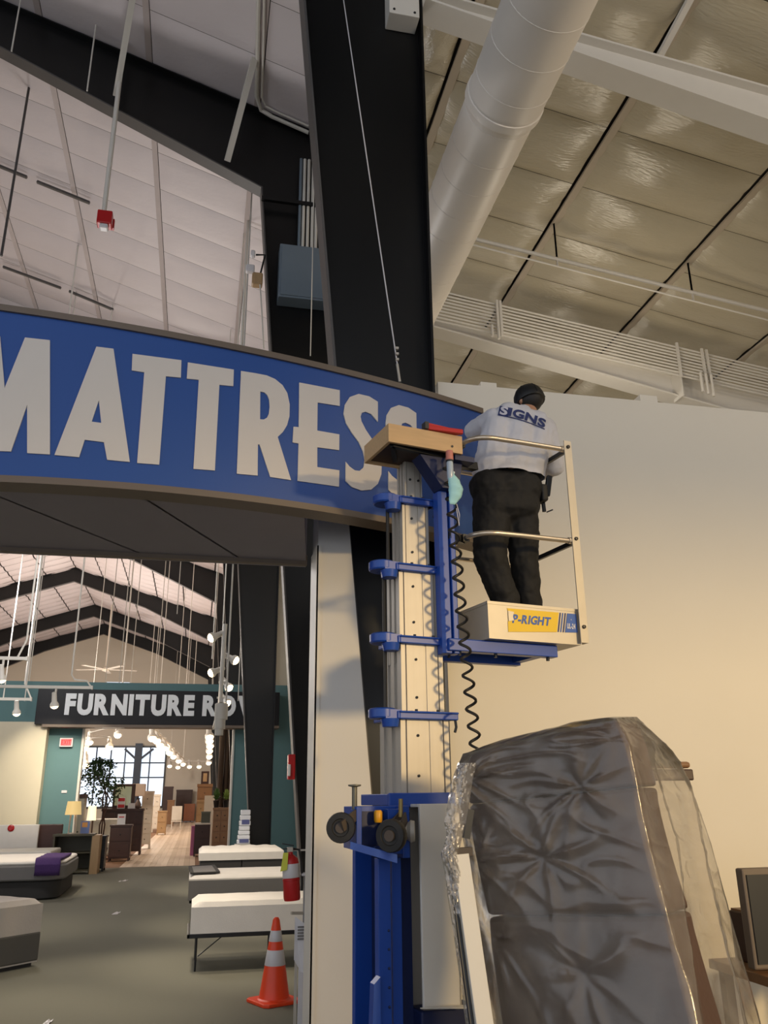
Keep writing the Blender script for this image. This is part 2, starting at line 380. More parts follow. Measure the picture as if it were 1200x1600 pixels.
# ------------------------------------------------------------------ overhead: white beams, conduits, duct
def lineY(p, q, Y): return aty(*p, Y), aty(*q, Y)
def ext(a, b, x): t = (x-a.x)/(b.x-a.x); return a + (b-a)*t
def ibeam(Y, top, bot, x0, x1, label, web_to_roof=False):
    ta, tb = lineY(*top, Y); ba, bb = lineY(*bot, Y)
    t = root('roof_beam', label, 'beam', ((x0+x1)/2, Y, 0), 0)
    A, B, Cc, D = ext(ta, tb, x0), ext(ta, tb, x1), ext(ba, bb, x0), ext(ba, bb, x1)
    if web_to_roof: A.z, B.z = zr(x0)-.2, zr(x1)-.2
    a = .012
    obj('web', MB().prism([(A.x, Y-a, A.z), (B.x, Y-a, B.z), (D.x, Y-a, D.z), (Cc.x, Y-a, Cc.z)], (0, 2*a, 0)), m_white, t)
    obj('bottom_flange', MB().bar(Cc, D, .03, .30, (0, 1, 0)), m_white, t)
    obj('top_flange', MB().bar(A, B, .03, .22, (0, 1, 0)), m_white, t)
    return t, Cc, D
b1, _, _ = ibeam(6.3, ((900, 65), (1200, 150)), ((900, 100), (1200, 205)), 1.84, 10.1, 'deep white painted roof beam at upper right, meeting the broad black column')
b2, q0, q1 = ibeam(11.0, ((691, 503), (1060, 589)), ((691, 522), (1088, 634)), 2.0, 10.1, 'long white roof beam running under the bank of conduits above the cream wall')
g = aty(1062, 605, 10.86)
obj('gusset_plate', MB().box(g.x-.05, g.x-.03, 10.72, 10.99, g.z-.22, g.z+.25), m_white, b2)
t = root('conduit_bank', 'bank of parallel white conduits strapped along the roof beam above the cream wall', 'conduits', (6, 10.7, 8.5))
ta, tb = lineY((710, 459), (1200, 575), 10.7); ba, bb = lineY((698, 503), (1200, 617), 10.7)
for k in range(10):
    u = k/9; A = ext(ta, tb, 2.1)*(1-u) + ext(ba, bb, 2.1)*u; B = ext(ta, tb, 10.0)*(1-u) + ext(ba, bb, 10.0)*u
    A.y = B.y = 10.72
    obj('conduit', MB().tube([A, B], .0155, 8), m_white, t, smooth=True)
for pxx in (778, 783, 1062, 1100, 1107):
    P = aty(pxx, 490 if pxx < 900 else 565, 10.66); u0 = ext(ta, tb, P.x); u1 = ext(ba, bb, P.x)
    obj('strap', MB().box(P.x-.02, P.x+.02, 10.66, 10.69, u1.z-.05, u0.z+.05), m_white, t)
for pxx, l in ((768, .12), (778, .14), (1095, .26), (1103, .28), (1111, .30)):
    P = aty(pxx, 520 if pxx < 900 else 600, 10.66); u1 = ext(ba, bb, P.x)
    obj('strut', MB().tube([(P.x, 10.63, u1.z+.08), (P.x, 10.63, u1.z-l)], .024, 8), m_white, t, smooth=True)
for i, (p, q, r, l) in enumerate([((752, 376), (1200, 486), .030, 'thicker white pipe running across the shiny insulated ceiling at right'), ((772, 391), (1200, 500), .013, 'thin white conduit just below the thicker white ceiling pipe')]):
    A, B = lineY(p, q, 9.5); A2 = ext(A, B, 2.7); B2 = ext(A, B, 10.1)
    pt = thing('ceiling_pipe', MB().tube([A2, (A2+B2)/2, B2], r, 10), m_white, l, 'pipe', smooth=True)
    for x in (4.69, 6.83, 8.97):
        Z = ext(A, B, x); obj('hanger', MB().box(x-.01, x+.01, 9.49, 9.51, Z.z, zr(x)-.08), m_white, pt)

# big round duct
dx, dz, dr = 2.58, EYE+6.5, .372
ycol = 2.24/ray(735, 108).x*ray(735, 108).y
t = root('air_duct', 'large round white spiral air duct running overhead beside the black column', 'duct', (dx, 8, dz))
R90 = Matrix.Rotation(-PI/2, 4, 'X')
def ring(y, prof, n=40): return MB().lathe(prof, n, Matrix.Translation((dx, y, dz)) @ R90)
obj('duct_section', ring(0, [(dr+.012, 1.0), (dr+.012, ycol)]), m_duct, t, smooth=True)
obj('duct_section', ring(0, [(dr-.004, ycol), (dr-.004, 23)]), m_duct, t, smooth=True)
obj('collar', ring(ycol, [(dr, -.05), (dr+.025, -.045), (dr+.028, 0), (dr+.025, .045), (dr, .05)]), m_duct, t, smooth=True)
for k in range(26):
    y = 2.4+k*.42
    if abs(y-ycol) < .12: continue
    rr = dr+.012 if y < ycol else dr-.004
    obj('seam', ring(y, [(rr-.002, -.008), (rr+.004, 0), (rr-.002, .008)], 36), m_duct, t, smooth=True)
for y in (3.2, 7.6, 12.2, 17):
    for s in (-1, 1): obj('hanger', MB().bar((dx+s*(dr+.012), y, dz), (dx+s*(dr+.02), y, zr(dx)-.06), .03, .004), m_duct, t)

# hangers, braces, pipes under the left roof
def roofpt(x, y, drop=.05):
    d = ray(x, y); k = (12.20+.333*1.1-drop-EYE)/(d.z+.333*d.x); return CAM + d*k
def roofptr(x, y, drop=.05):
    d = ray(x, y); k = (10.0+.18*3.5-drop-EYE)/(d.z+.18*d.x); return CAM + d*k
for (a, b, Yb, l) in [((210, -20), (181, 150), 10.87, 'white flange brace slanting down to the black rafter, left of the two'), ((398, 90), (355, 252), 10.87, 'white flange brace slanting down to the black rafter, right of the two')]:
    thing('flange_brace', MB().bar(roofpt(*a, .13), aty(*b, Yb), .09, .05), m_white, l, 'brace')
A = [roofpt(*p, .12) for p in ((404, -10), (403, 60), (401, 150))]; A += [roofpt(408, 172, .12), roofpt(425, 182, .12), roofpt(482, 207, .12)]
thing('roof_conduit', MB().tube(A, .035, 8), m_white, 'white conduit bending along the roof beside the black column top', 'pipe', smooth=True)
A = [roofpt(*p, .12) for p in ((413, -10), (412, 60), (409, 152), (415, 166), (430, 174), (482, 197))]
thing('roof_conduit', MB().tube(A, .018, 8), m_white, 'thinner white conduit following the bent one on the roof', 'pipe', smooth=True)
A, B = roofptr(1083, -10), roofptr(1025, 95)
thing('flange_brace', MB().bar(A, aty(1022, 104, 6.42), .07, .05), m_white, 'white flange brace between the deep white beam and the roof at upper right', 'brace')
# red alarm strobe on a long white drop pole
A, B = aty(184, 150, 10.70), aty(166, 333, 10.70); B.x = A.x
t = root('alarm_strobe', 'red fire alarm strobe hanging at the end of a long white pole', 'alarm', (B.x, 10.7, B.z))
A.z = zl(A.x)-.1
obj('pole', MB().tube([A, B], .036, 10), m_white, t, smooth=True, label='long white pole')
c = aty(164, 344, 10.7); s = .105
obj('housing', MB().box(c.x-s, c.x+s, 10.62, 10.78, c.z-.10, c.z+.12), m_red, t, bevel=.015)
obj('back_box', MB().box(c.x-.08, c.x+.12, 10.78, 10.84, c.z-.06, c.z+.10), m_red, t)
obj('lens', MB().box(c.x-.06, c.x+.06, 10.63, 10.75, c.z-.17, c.z-.10), m_refl, t, bevel=.02, label='clear strobe lens')
for i, (a, b, Y, r, m, l) in enumerate([((50, 112), (2, 400), 12.6, .022, m_flange, 'thin grey rod hanging at the far left above the blue sign'), ((388, 395), (378, 532), 13.8, .03, m_white, 'bright white pole hanging beside the black frame column'),
                                     ((30, 10), (18, 80), 10.6, .012, m_white, 'thin pale cable crossing the black rafter at its left end'), ((147, 40), (136, 142), 10.6, .012, m_white, 'thin pale cable crossing the black rafter left of the alarm pole'),
                                     ((489, 400), (485, 556), 9.0, .007, m_white, 'thin cable dropping in front of the grey electrical box')]):
    A, B = aty(*a, Y), aty(*b, Y); A.x = B.x; A.z = zl(A.x)-.05
    if i == 1: B.z -= 1.5
    thing('hanging_rod', MB().tube([A, B], r, 6), m, l, 'rod', smooth=True)
# short dark channel bars fixed under the far blankets, left
for i, (a, b) in enumerate([((-5, 258), (42, 277)), ((58, 284), (140, 317)), ((5, 417), (95, 450)), ((108, 455), (177, 484))]):
    A, B = roofpt(*a, .2), roofpt(*b, .2)
    thing('roof_channel', MB().bar(A, B, .06, .05), m_flange, ['dark channel bar under the white roof, upper left of four', 'dark channel bar under the white roof, left of the red strobe', 'dark channel bar under the white roof near the left edge, just above the sign', 'dark channel bar just above the sign, below the red strobe'][i], 'bar')
# grey electrical box and its conduits on the second frame
A, B = aty(437, 385, 10.8), aty(505, 475, 10.8)
t = root('electrical_box', 'blue-grey steel electrical box mounted high on the black frame column', 'box', ((A.x+B.x)/2, 10.85, B.z))
m_box = mat('grey_enamel', '#6f7c88', .4)
obj('cabinet', MB().box(A.x, B.x+.1, 10.72, 10.985, B.z, A.z), m_box, t, bevel=.01)
obj('door', MB().box(A.x+.03, B.x+.07, 10.705, 10.72, B.z+.03, A.z-.03), m_box, t)
for k, xx in enumerate((467, 473, 480, 487, 493)):
    P = aty(xx, 385, 10.85); obj('conduit', MB().tube([(P.x, 10.85, A.z), (P.x, 10.85, A.z+1.75)], .024, 8), m_white if k else m_box, t, smooth=True)
obj('bracket', MB().box(.46, B.x, 10.80, 10.86, aty(460, 318, 10.85).z-.03, aty(460, 318, 10.85).z+.03), m_black, t)
# twin-head security light on the frame's inner edge
c = aty(407, 430, 10.8); c.x -= .06
t = root('emergency_light', 'small twin-head emergency light on the inner edge of the black column', 'light', (c.x, 10.9, c.z))
obj('body', MB().box(c.x-.06, c.x+.10, 10.84, 10.98, c.z-.12, c.z+.08), m_lwood, t, bevel=.02)
obj('head', MB().box(c.x-.16, c.x-.03, 10.8, 10.9, c.z+.06, c.z+.18, None), m_refl, t, bevel=.02)
obj('head', MB().box(c.x-.10, c.x-.03, 10.8, 10.9, c.z+.34, c.z+.44, None), m_refl, t, bevel=.02)
obj('wire', MB().tube([(c.x+.06, 10.87, c.z-.1), (c.x+.10, 10.87, c.z-.5), (c.x+.16, 10.87, c.z-1.2)], .012, 6), m_white, t)
obj('mounting_arm', MB().tube([(c.x-.02, 10.87, c.z+.4), (c.x+.12, 10.87, c.z+.42), (c.x+.05, 10.87, c.z)], .015, 6), m_dark, t)
c = aty(456, 1197, 10.8)
t = root('alarm_strobe', 'small red and white alarm strobe low on the black column, above the fire extinguisher', 'alarm', (c.x, 10.8, c.z))
obj('housing', MB().box(c.x-.05, c.x+.04, 10.76, 10.88, c.z-.16, c.z+.14), m_red, t, bevel=.012)
obj('lens', MB().box(c.x-.055, c.x-.02, 10.73, 10.76, c.z-.12, c.z+.02), m_refl, t, bevel=.008)
# white box at the top of the nearest column
A, B = aty(607, -30, 6.1), aty(655, 30, 6.1)
t = root('junction_box', 'white painted box on the face of the broad black column, top of frame', 'box', ((A.x+B.x)/2, 6.2, B.z))
obj('cover', MB().box(A.x, B.x, 6.08, 6.285, B.z, A.z), m_white, t, bevel=.008)
for x in (A.x+.05, B.x-.05): obj('bolt', MB().ball((x, 6.08, B.z+.05), .014), m_dark, t)
for i, (a, b) in enumerate([((750, 598), (775, 607)), ((998, 618), (1026, 630))]):
    A, B = aty(*a, 6.34), aty(*b, 6.34)
    thing('wall_cap_block', MB().box(A.x, B.x, 6.32, 6.43, 5.15, A.z).box(A.x-.03, B.x+.03, 6.34, 6.41, 5.15, 5.165), m_wall, ['small white block on top of the cream wall behind the cap of the worker', 'small white block on top of the cream wall, right of the worker'][i], 'block')
# ------------------------------------------------------------------ the curved MATTRESS sign
CX, CY, CR = -.836, 10.881, 5.745
def arc(s, z, off=0): a = s/CR; return (CX+(CR+off)*math.sin(a), CY-(CR+off)*math.cos(a), z)
def cyl(x, y):
    d = ray(x, y); ox, oy = CAM.x-CX, CAM.y-CY; a = d.x*d.x+d.y*d.y; b = 2*(ox*d.x+oy*d.y); c = ox*ox+oy*oy-CR*CR
    t = (-b-math.sqrt(b*b-4*a*c))/2/a; p = CAM+d*t; return (math.atan2(p.x-CX, CY-p.y)*CR, p.z)
_q = np.polyfit([-.615, .415, 1.556, 3.113], [4.788, 4.722, 4.672, 4.752], 2)
def ctop(s): return float(np.polyval(_q, max(s, -1.2)))
SL, SR = -4.6, 3.13; NS = 64; ss = [SL+(SR-SL)*i/NS for i in range(NS+1)]
t = root('mattress_sign', 'long curved blue sign reading MATTRESS in white letters, brown edging and grey soffit', 'sign', (-.8, 5.3, 3.55))
def band(z0, z1, off, back, name, m):
    P = [[arc(s, z0(s), off), arc(s, z1(s), off), arc(s, z1(s), -back), arc(s, z0(s), -back), arc(s, z0(s), off)] for s in ss]
    mb = MB().grid(P); n = len(P)
    mb.f.append((0, 1, 2, 3)); b = (n-1)*5; mb.f.append((b, b+1, b+2, b+3)); return obj(name, mb, m, t)
zb = lambda s: 3.55
band(lambda s: 3.59, lambda s: ctop(s)-.045, 0, .14, 'sign_face', m_blue)
band(lambda s: ctop(s)-.045, ctop, .02, .16, 'top_trim', m_trim)
band(lambda s: 3.545, lambda s: 3.59, .02, .16, 'bottom_trim', m_trim)
def letter(polys, name='letter'):
    """polys: outline then holes, as (s,z)"""
    bm = bmesh.new(); edges = []
    for p in polys:
        vs = [bm.verts.new((a, b, 0)) for a, b in p]
        edges += [bm.edges.new((vs[i], vs[(i+1) % len(vs)])) for i in range(len(vs))]
    bmesh.ops.triangle_fill(bm, use_beauty=True, use_dissolve=False, edges=edges)
    bm.verts.index_update(); V = [(v.co.x, v.co.y) for v in bm.verts]; Fc = [tuple(v.index for v in f.verts) for f in bm.faces]; bm.free()
    n = len(V); mb = MB(); mb.v = [arc(s, z, .009) for s, z in V] + [arc(s, z, -.004) for s, z in V]
    mb.f = [f for f in Fc] + [tuple(i+n for i in reversed(f)) for f in Fc]
    k = 0
    for p in polys:
        L = len(p); mb.f += [(k+i, k+(i+1) % L, n+k+(i+1) % L, n+k+i) for i in range(L)]; k += L
    return obj(name, mb, m_letter, t)
c4 = lambda q: [cyl(x/2.4, 470+y/2.4) for x, y in q]
c5 = lambda q: [cyl(420+x/3.3333, 560+y/3.3333) for x, y in q]
def smooth_poly(p, n=4):
    out = []; L = len(p)
    for i in range(L):
        p0, p1, p2, p3 = (np.array(p[(i+k) % L]) for k in (-1, 0, 1, 2))
        for j in range(n):
            u = j/n; out.append(tuple(.5*((2*p1)+(p2-p0)*u+(2*p0-5*p1+4*p2-p3)*u*u+(3*p1-p0-3*p2+p3)*u**3)))
    return out
M_r = c4([(95, 140), (188, 150), (188, 578), (103, 573), (103, 392), (42, 567)])
sc = cyl(33/2.4-6, 470+330/2.4)[0]
M_l = [(2*sc-s, z) for s, z in reversed(M_r)]
letter([M_r + M_l + [(sc, cyl(33/2.4, 470+330/2.4)[1])]])
letter([c4([(362, 174), (426, 182), (487, 606), (402, 598), (390, 532), (318, 523), (297, 588), (205, 580)]), c4([(371, 375), (380, 460), (344, 455)])])
letter([c4([(497, 201), (680, 225), (678, 290), (622, 285), (597, 616), (514, 610), (541, 270), (494, 263)])])
letter([c4([(704, 233), (876, 260), (874, 322), (822, 317), (805, 638), (725, 632), (745, 298), (700, 294)])])
letter([c4([(903, 265), (960, 274), (1000, 282), (1030, 295), (1058, 318), (1076, 348), (1085, 390), (1084, 435), (1075, 468), (1060, 493), (1040, 512), (1090, 674), (1012, 662), (972, 540), (966, 540), (965, 657), (887, 650)]),
        c4([(975, 342), (990, 345), (1001, 355), (1008, 372), (1010, 400), (1007, 425), (1000, 440), (988, 447), (974, 446)])])
letter([c5([(157, 128), (367, 168), (367, 250), (252, 232), (250, 378), (365, 398), (364, 480), (250, 465), (250, 568), (365, 585), (363, 670), (148, 640), (153, 445), (122, 440), (127, 358), (154, 360)])])
Sp = c5([(565, 228), (520, 200), (465, 187), (420, 203), (394, 243), (387, 290), (400, 340), (430, 390), (465, 437), (487, 485), (497, 530), (490, 570), (470, 588), (445, 585), (418, 565), (398, 540)]) 
S1 = smooth_poly(Sp[:1]+Sp, 3)[3:-6]
Sq = c5([(397, 640), (430, 672), (480, 690), (530, 685), (565, 655), (583, 605), (585, 550), (570, 490), (540, 430), (503, 375), (480, 330), (475, 305), (482, 285), (502, 280), (530, 292), (565, 332)])
outline = Sp + Sq
letter([outline])
ds = cyl(420+680/3.3333, 560+238/3.3333)[0]-cyl(420+465/3.3333, 560+187/3.3333)[0]
letter([[(s+ds*.97, z) for s, z in outline]])
# soffit and header box behind the curved face
panels = [(-4.6, -.62, -4.7, -.56), (-.60, .40, -.54, .22), (.42, 1.52, .24, .78)]
for s0, s1, xb0, xb1 in panels:
    P = []
    for i in range(13):
        u = i/12; a = arc(s0+(s1-s0)*u, 3.552, -.15); xb = xb0+(xb1-xb0)*u
        P.append([a, (xb, 6.62, 3.552), (xb, 6.62, 3.572), (a[0], a[1], 3.572), a])
    obj('soffit_panel', MB().grid(P), m_soff, t)
obj('back_trim', MB().box(-4.7, .79, 6.62, 6.68, 3.52, 3.60), m_trim, t)
obj('header_panel', MB().box(-4.7, .79, 6.68, 6.74, 3.53, 4.4), m_soff, t)
# wire rope that carries the sign's right end
A, B = cyl(632, 592), None
p0 = Vector(arc(A[0], ctop(A[0])-.005, -.05)); p1 = aty(528, -60, 6.02)
t = root('suspension_wire', 'thin steel wire with a turnbuckle holding the blue sign before the black column', 'wire', p0)
q = p0 + (p1-p0)*.045
obj('rope', MB().tube([q, p1], .0055, 6), m_refl, t, smooth=True)
obj('turnbuckle', MB().tube([p0+(p1-p0)*.012, q], .011, 8), m_alu, t, smooth=True)
obj('eye_bolt', MB().tube([p0+Vector((.018*math.cos(2*PI*k/12), 0, .022+.022*math.sin(2*PI*k/12))) for k in range(13)], .005, 6, False), m_alu, t)
for k in range(3): obj('clip', MB().box(q.x-.012, q.x+.012, q.y-.012, q.y+.012, q.z+.03+.05*k, q.z+.05+.05*k), m_alu, t)
# ------------------------------------------------------------------ the personnel lift (own axes: x to the right along the platform, y away, z up)
LP, LT = (1.66, 4.7, 0), math.radians(12)
LM = Matrix.Translation(LP) @ Matrix.Rotation(LT, 4, 'Z'); LI = LM.inverted()
t = lift = root('mast_lift', 'blue and silver one-man mast lift with telescoping aluminium mast and raised work platform', 'lift', LP, LT)
lo = lambda name, mb, m, par=lift, **k: obj(name, mb, m, par, local=True, **k)
SEC = [(-.524, -.215, .15, .44, .25, 2.14), (-.507, -.231, .165, .40, 2.0, 2.575), (-.505, -.240, .18, .36, 2.45, 3.02), (-.463, -.281, .205, .36, 2.9, 3.465), (-.427, -.304, .235, .35, 3.3, 3.80)]
for i, (x0, x1, y0, y1, z0, z1) in enumerate(SEC):
    mb = MB(); w = x1-x0; d = y1-y0; g = .012
    # extruded profile with grooves in the front and left faces
    prof = [(x0, y0), (x0+w*.10, y0), (x0+w*.10, y0+g), (x0+w*.13, y0+g), (x0+w*.13, y0), (x0+w*.55, y0), (x0+w*.55, y0+.005), (x0+w*.60, y0+.005), (x0+w*.60, y0), (x0+w*.87, y0), (x0+w*.87, y0+g), (x0+w*.90, y0+g), (x0+w*.90, y0), (x1, y0), (x1, y1), (x0, y1),
            (x0, y0+d*.8), (x0+g, y0+d*.8), (x0+g, y0+d*.62), (x0, y0+d*.62), (x0, y0+d*.42), (x0+g, y0+d*.42), (x0+g, y0+d*.25), (x0, y0+d*.25)]
    mb.prism([(a, b, z0) for a, b in prof], (0, 0, z1-z0))
    s = lo('mast_section', mb, m_alu)
    for zz in ((z1-.11, z1-.33) if i < 4 else (z1-.17,)):
        for xx in ((x0+w*.35,) if i < 4 else (x0+w*.3, x0+w*.78)): lo('bolt', MB().lathe([(.008, 0), (.008, .006), (.001, .008)], 10, Matrix.Translation((xx, y0, zz)) @ Matrix.Rotation(PI/2, 4, 'X')), m_dark, s)
for i in range(4):
    x0, x1, y0, y1, z0, z1 = SEC[i]; z = z1; h = .045
    mb = MB().box(x0-.02, x1+.05, y0-.035, y0+.02, z-h/2, z+h/2).box(x0-.03, x0+.01, y0-.03, y1+.03, z-h/2, z+h/2).box(x1-.01, x1+.03, y0-.03, y1+.03, z-h/2, z+h/2).box(x0-.03, x1+.03, y1, y1+.03, z-h/2, z+h/2)
    mb.box(x0-.02, x1+.05, y0-.045, y0-.03, z+h/2-.012, z+h/2)
    c = lo('collar', mb, m_lblue, bevel=.006)
    k = MB().lathe([(.075, -.028), (.082, -.02), (.082, .022), (.072, .030)], 20, Matrix.Translation((x0-.085, y0+.06, z+.01))).box(x0-.10, x0, y0-.02, y0+.10, z-.02, z+.03)
    k.lathe([(.045, -.075), (.055, -.03)], 16, Matrix.Translation((x0-.055, y0+.02, z+.01)))
    lo('chain_guide', k, m_lblue, c, smooth=True)
    lo('hook', MB().tube([(x1+.035, y0-.02, z-.02), (x1+.04, y0-.02, z-.06), (x1+.03, y0-.02, z-.09)], .008, 6), m_dark, c)
    for u in (.3, .75): lo('bolt', MB().lathe([(.009, 0), (.009, .012)], 8, Matrix.Translation((x0+(x1-x0)*u, y0-.02, z+h/2))), m_dark, c)
    if i: lo('lift_chain', MB().tube([(x0-.07, y0+.07, SEC[i-1][5]+.04), (x0-.07, y0+.07, z-.03)], .011, 6), m_rub, c)
# carriage, forks and platform
lo('carriage', MB().prism([(-.265, .165, 2.50), (-.265, .10, 2.50), (-.25, .08, 2.50), (-.21, .08, 2.50), (-.203, .12, 2.50), (-.195, .08, 2.50), (-.162, .08, 2.50), (-.150, .10, 2.50), (-.150, .165, 2.50)], (0, 0, 1.22)), m_lblue, bevel=.004)
br = lo('carriage_head', MB().prism([(-.42, .02, 3.72), (-.12, .02, 3.72), (-.155, .02, 3.52), (-.27, .02, 3.52)], (0, .12, 0)).box(-.2, -.06, -.03, .12, 3.70, 3.735), m_dblue)
lo('bracket', MB().bar((-.14, .05, 3.71), (.03, .12, 3.74), .05, .05), m_dark, br)
fk = lo('platform_frame', MB().box(-.24, .53, .06, .13, 2.515, 2.585).box(-.24, .53, .06, .15, 2.580, 2.588), m_lblue, bevel=.004)
lo('rear_beam', MB().box(-.22, .50, .44, .50, 2.515, 2.585), m_lblue, fk)
lo('cross_beam', MB().box(-.24, -.17, .1, .5, 2.515, 2.585).box(.44, .50, .13, .46, 2.53, 2.58), m_lblue, fk)
for x in (-.15, .1, .48): lo('bolt', MB().lathe([(.011, -.02), (.011, 0)], 8, Matrix.Translation((x, .1, 2.515))), m_dark, fk)
pl = lo('platform_tray', MB().box(.0, .67, .0, .62, 2.59, 2.625), m_alu2)
for b in ((0, .67, 0, .012), (0, .67, .608, .62), (0, .012, .012, .608), (.658, .67, .012, .608)): lo('toe_board', MB().box(*b, 2.625, 2.815).box(b[0]-.003, b[1]+.003, b[2]-.003, b[3]+.003, 2.800, 2.818), m_alu2, pl)
# decal on the toe board: yellow field with italic print, slanted stripes and a blue end
y = -.0035
dz0, dz1 = 2.652, 2.785
dec = MB().prism([(.135, y, dz0-.015), (.49, y, dz0+.008), (.515, y, dz1), (.135, y, dz1-.002), (.150, y, dz1-.05), (.136, y, dz0+.045)], (0, .002, 0))
lo('decal', dec, m_yel, pl, label='torn yellow decal with blue italic letters')
for k in range(3):
    x = .497+k*.019; lo('stripe', MB().prism([(x, y, dz0+.01), (x+.008, y, dz0+.01), (x+.035, y, dz1), (x+.027, y, dz1)], (0, .002, 0)), m_navy if k % 2 == 0 else m_dblu, pl)
lo('decal', MB().prism([(.552, y, dz0+.01), (.648, y, dz0+.015), (.648, y, dz1), (.580, y, dz1)], (0, .002, 0)), m_dblu, pl, label='blue decal with white lettering')
def printw(text, x0, z0, h, width, yy, m, par, slant=.25, bold=.035, split=False):
    g, wd = word(text, bold, .10); sx = width/wd
    for ch, vs, fs in g:
        lo('letter', solid([(x0+a*sx+b*h*slant, yy, z0+b*h) for a, b in vs], fs, (0, .0025, 0)), m, par)
printw('P-RIGHT', .165, dz0+.042, .052, .275, y-.0022, m_dblu, pl)
lo('torn_corner', MB().prism([(.14, y-.003, dz0+.05), (.178, y-.003, dz0+.058), (.172, y-.003, dz0+.08), (.182, y-.003, dz0+.11), (.14, y-.003, dz0+.115)], (0, .002, 0)), m_alu2, pl)
printw('UL-24', .568, dz0+.035, .032, .062, y-.0022, m_refl, pl, .1)
lo('scuff', MB().box(.603, .606, y-.0022, y, dz0+.09, dz0+.098), m_refl, pl)
po = lo('corner_post', MB().prism([(.648, -.032, 2.60), (.706, -.032, 2.60), (.706, .03, 2.60), (.698, .03, 2.60), (.698, -.024, 2.60), (.648, -.024, 2.60)], (0, 0, 1.375)), m_alu2)
for z in (3.93, 3.28, 2.70): lo('bolt', MB().lathe([(.013, 0), (.011, .01), (.001, .012)], 10, Matrix.Translation((.676, -.033, z)) @ Matrix.Rotation(PI/2, 4, 'X')), m_dark, po)
for z in (3.915, 3.265):
    pts = [(.66, -.005, z+.005), (.3, -.008, z-.003), (.10, -.008, z-.008)] + [(.10-.14*math.sin(a), .132-.14*math.cos(a), z-.01) for a in [PI/2*k/6 for k in range(1, 7)]] + [(-.045, .30, z-.01)]
    r = lo('guard_rail', MB().tube(pts, .017, 10), m_sil, smooth=True)
    lo('rail_sleeve', MB().bar((-.045, .14, z-.012), (-.046, .24, z-.012), .046, .046), m_dark, r)
    lo('rail_stay', MB().bar((-.045, .19, z-.02), (-.2, .09, z-.03), .03, .04), m_dark, r)
    lo('rear_rail', MB().tube([(-.045, .30, z-.01), (-.04, .52, z-.01), (.03, .60, z-.01), (.35, .605, z-.01), (.665, .605, z-.01)], .015, 10), m_sil, r, smooth=True)
    lo('side_bar', MB().bar((.665, .605, z-.01), (.672, .0, z-.005), .02, .03), m_dark, r)
    lo('end_cap', MB().lathe([(.022, -.012), (.022, .02), (.012, .024)], 12, Matrix.Translation((.645, -.006, z+.005)) @ Matrix.Rotation(PI/2, 4, 'Y')), m_sil, r)
# coiled control cable
pts = []
A = Vector((-.268, -.055, 3.66)); B = Vector((-.216, -.055, 2.72)); Cc = Vector((-.160, -.055, 1.97)); D = Vector((-.13, -.05, 1.30))
turns = [(A, B, 9.5), (B, Cc, 8), (Cc, D, 7)]
ph = 0
for a, b, n in turns:
    N = int(n*18)
    for i in range(N): p = a.lerp(b, i/N); q = ph+2*PI*n*i/N; pts.append((p.x+.030*math.cos(q), p.y+.030*math.sin(q), p.z))
    ph += 2*PI*n
lo('coiled_cable', MB().tube(pts, .0085, 6), m_rub, smooth=True)
lo('cable_lead', MB().tube([(-.238, -.055, 3.66), (-.24, -.06, 3.70), (-.235, -.02, 3.74)], .0085, 6), m_rub)
# wooden tool tray on the mast head
tr = lo('tool_tray', MB().box(-.655, -.17, -.03, .31, 3.752, 3.765), m_dwood)
for b in ((-.668, -.155, -.05, -.028), (-.668, -.155, .31, .332), (-.668, -.647, -.028, .31), (-.176, -.155, -.028, .31)): lo('side_board', MB().box(*b, 3.735, 3.857), m_wood, tr, bevel=.002)
lo('support_bar', MB().bar((-.62, .0, 3.735), (-.5, .22, 3.735), .03, .02).bar((-.62, .0, 3.735), (-.2, .05, 3.735), .03, .02), m_dark, tr)
for x in (-.23,): lo('screw', MB().lathe([(.008, 0), (.008, .004)], 8, Matrix.Translation((x, -.05, 3.775)) @ Matrix.Rotation(PI/2, 4, 'X')), m_dark, tr)
# lower body: blue head plate, tilt-back casters, column, white cover, chassis
lo('mast_base_plate', MB().box(-.64, -.235, .08, .46, 1.655, 1.715).box(-.64, -.235, .06, .08, 1.645, 1.72), m_lblue, bevel=.004)
cb = lo('caster_box', MB().box(-.88, -.58, .02, .12, 1.45, 1.655).box(-.88, -.85, -.06, .02, 1.45, 1.655).box(-.70, -.60, -.05, .02, 1.42, 1.64).box(-.62, -.58, -.06, .02, 1.40, 1.655), m_lblue, bevel=.003)
lo('lower_angle', MB().hexa([(-.93, -.10, 1.455), (-.70, -.16, 1.385), (-.66, .06, 1.385), (-.90, .06, 1.455), (-.93, -.10, 1.49), (-.70, -.16, 1.425), (-.66, .06, 1.425), (-.90, .06, 1.49)]), m_lblue, cb)
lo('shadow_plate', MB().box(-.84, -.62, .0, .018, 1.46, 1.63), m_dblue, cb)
lo('yellow_knob', MB().lathe([(.018, -.03), (.022, -.02), (.022, .02), (.016, .03)], 14, Matrix.Translation((-.755, -.05, 1.605))), mat('knob_yellow', '#d99a12', .4), cb, smooth=True, label='yellow knob')
def caster(x, y, z, r, tilt):
    M = Matrix.Translation((x, y, z)) @ Matrix.Rotation(tilt, 4, 'Z') @ Matrix.Rotation(PI/2, 4, 'Y')
    w = lo('caster_wheel', MB().lathe([(r*.35, -.018), (r*.55, -.020), (r*.6, -.026), (r*.95, -.024), (r, -.012), (r, .012), (r*.95, .024), (r*.6, .026), (r*.55, .020), (r*.35, .018)], 26, M), m_rub, cb, smooth=True)
    lo('hub', MB().lathe([(r*.34, -.03), (r*.34, .03)], 14, M), m_rub2, cb)
    return M
caster(-.965, -.06, 1.555, .074, math.radians(62))
caster(-.735, -.17, 1.515, .080, math.radians(40))
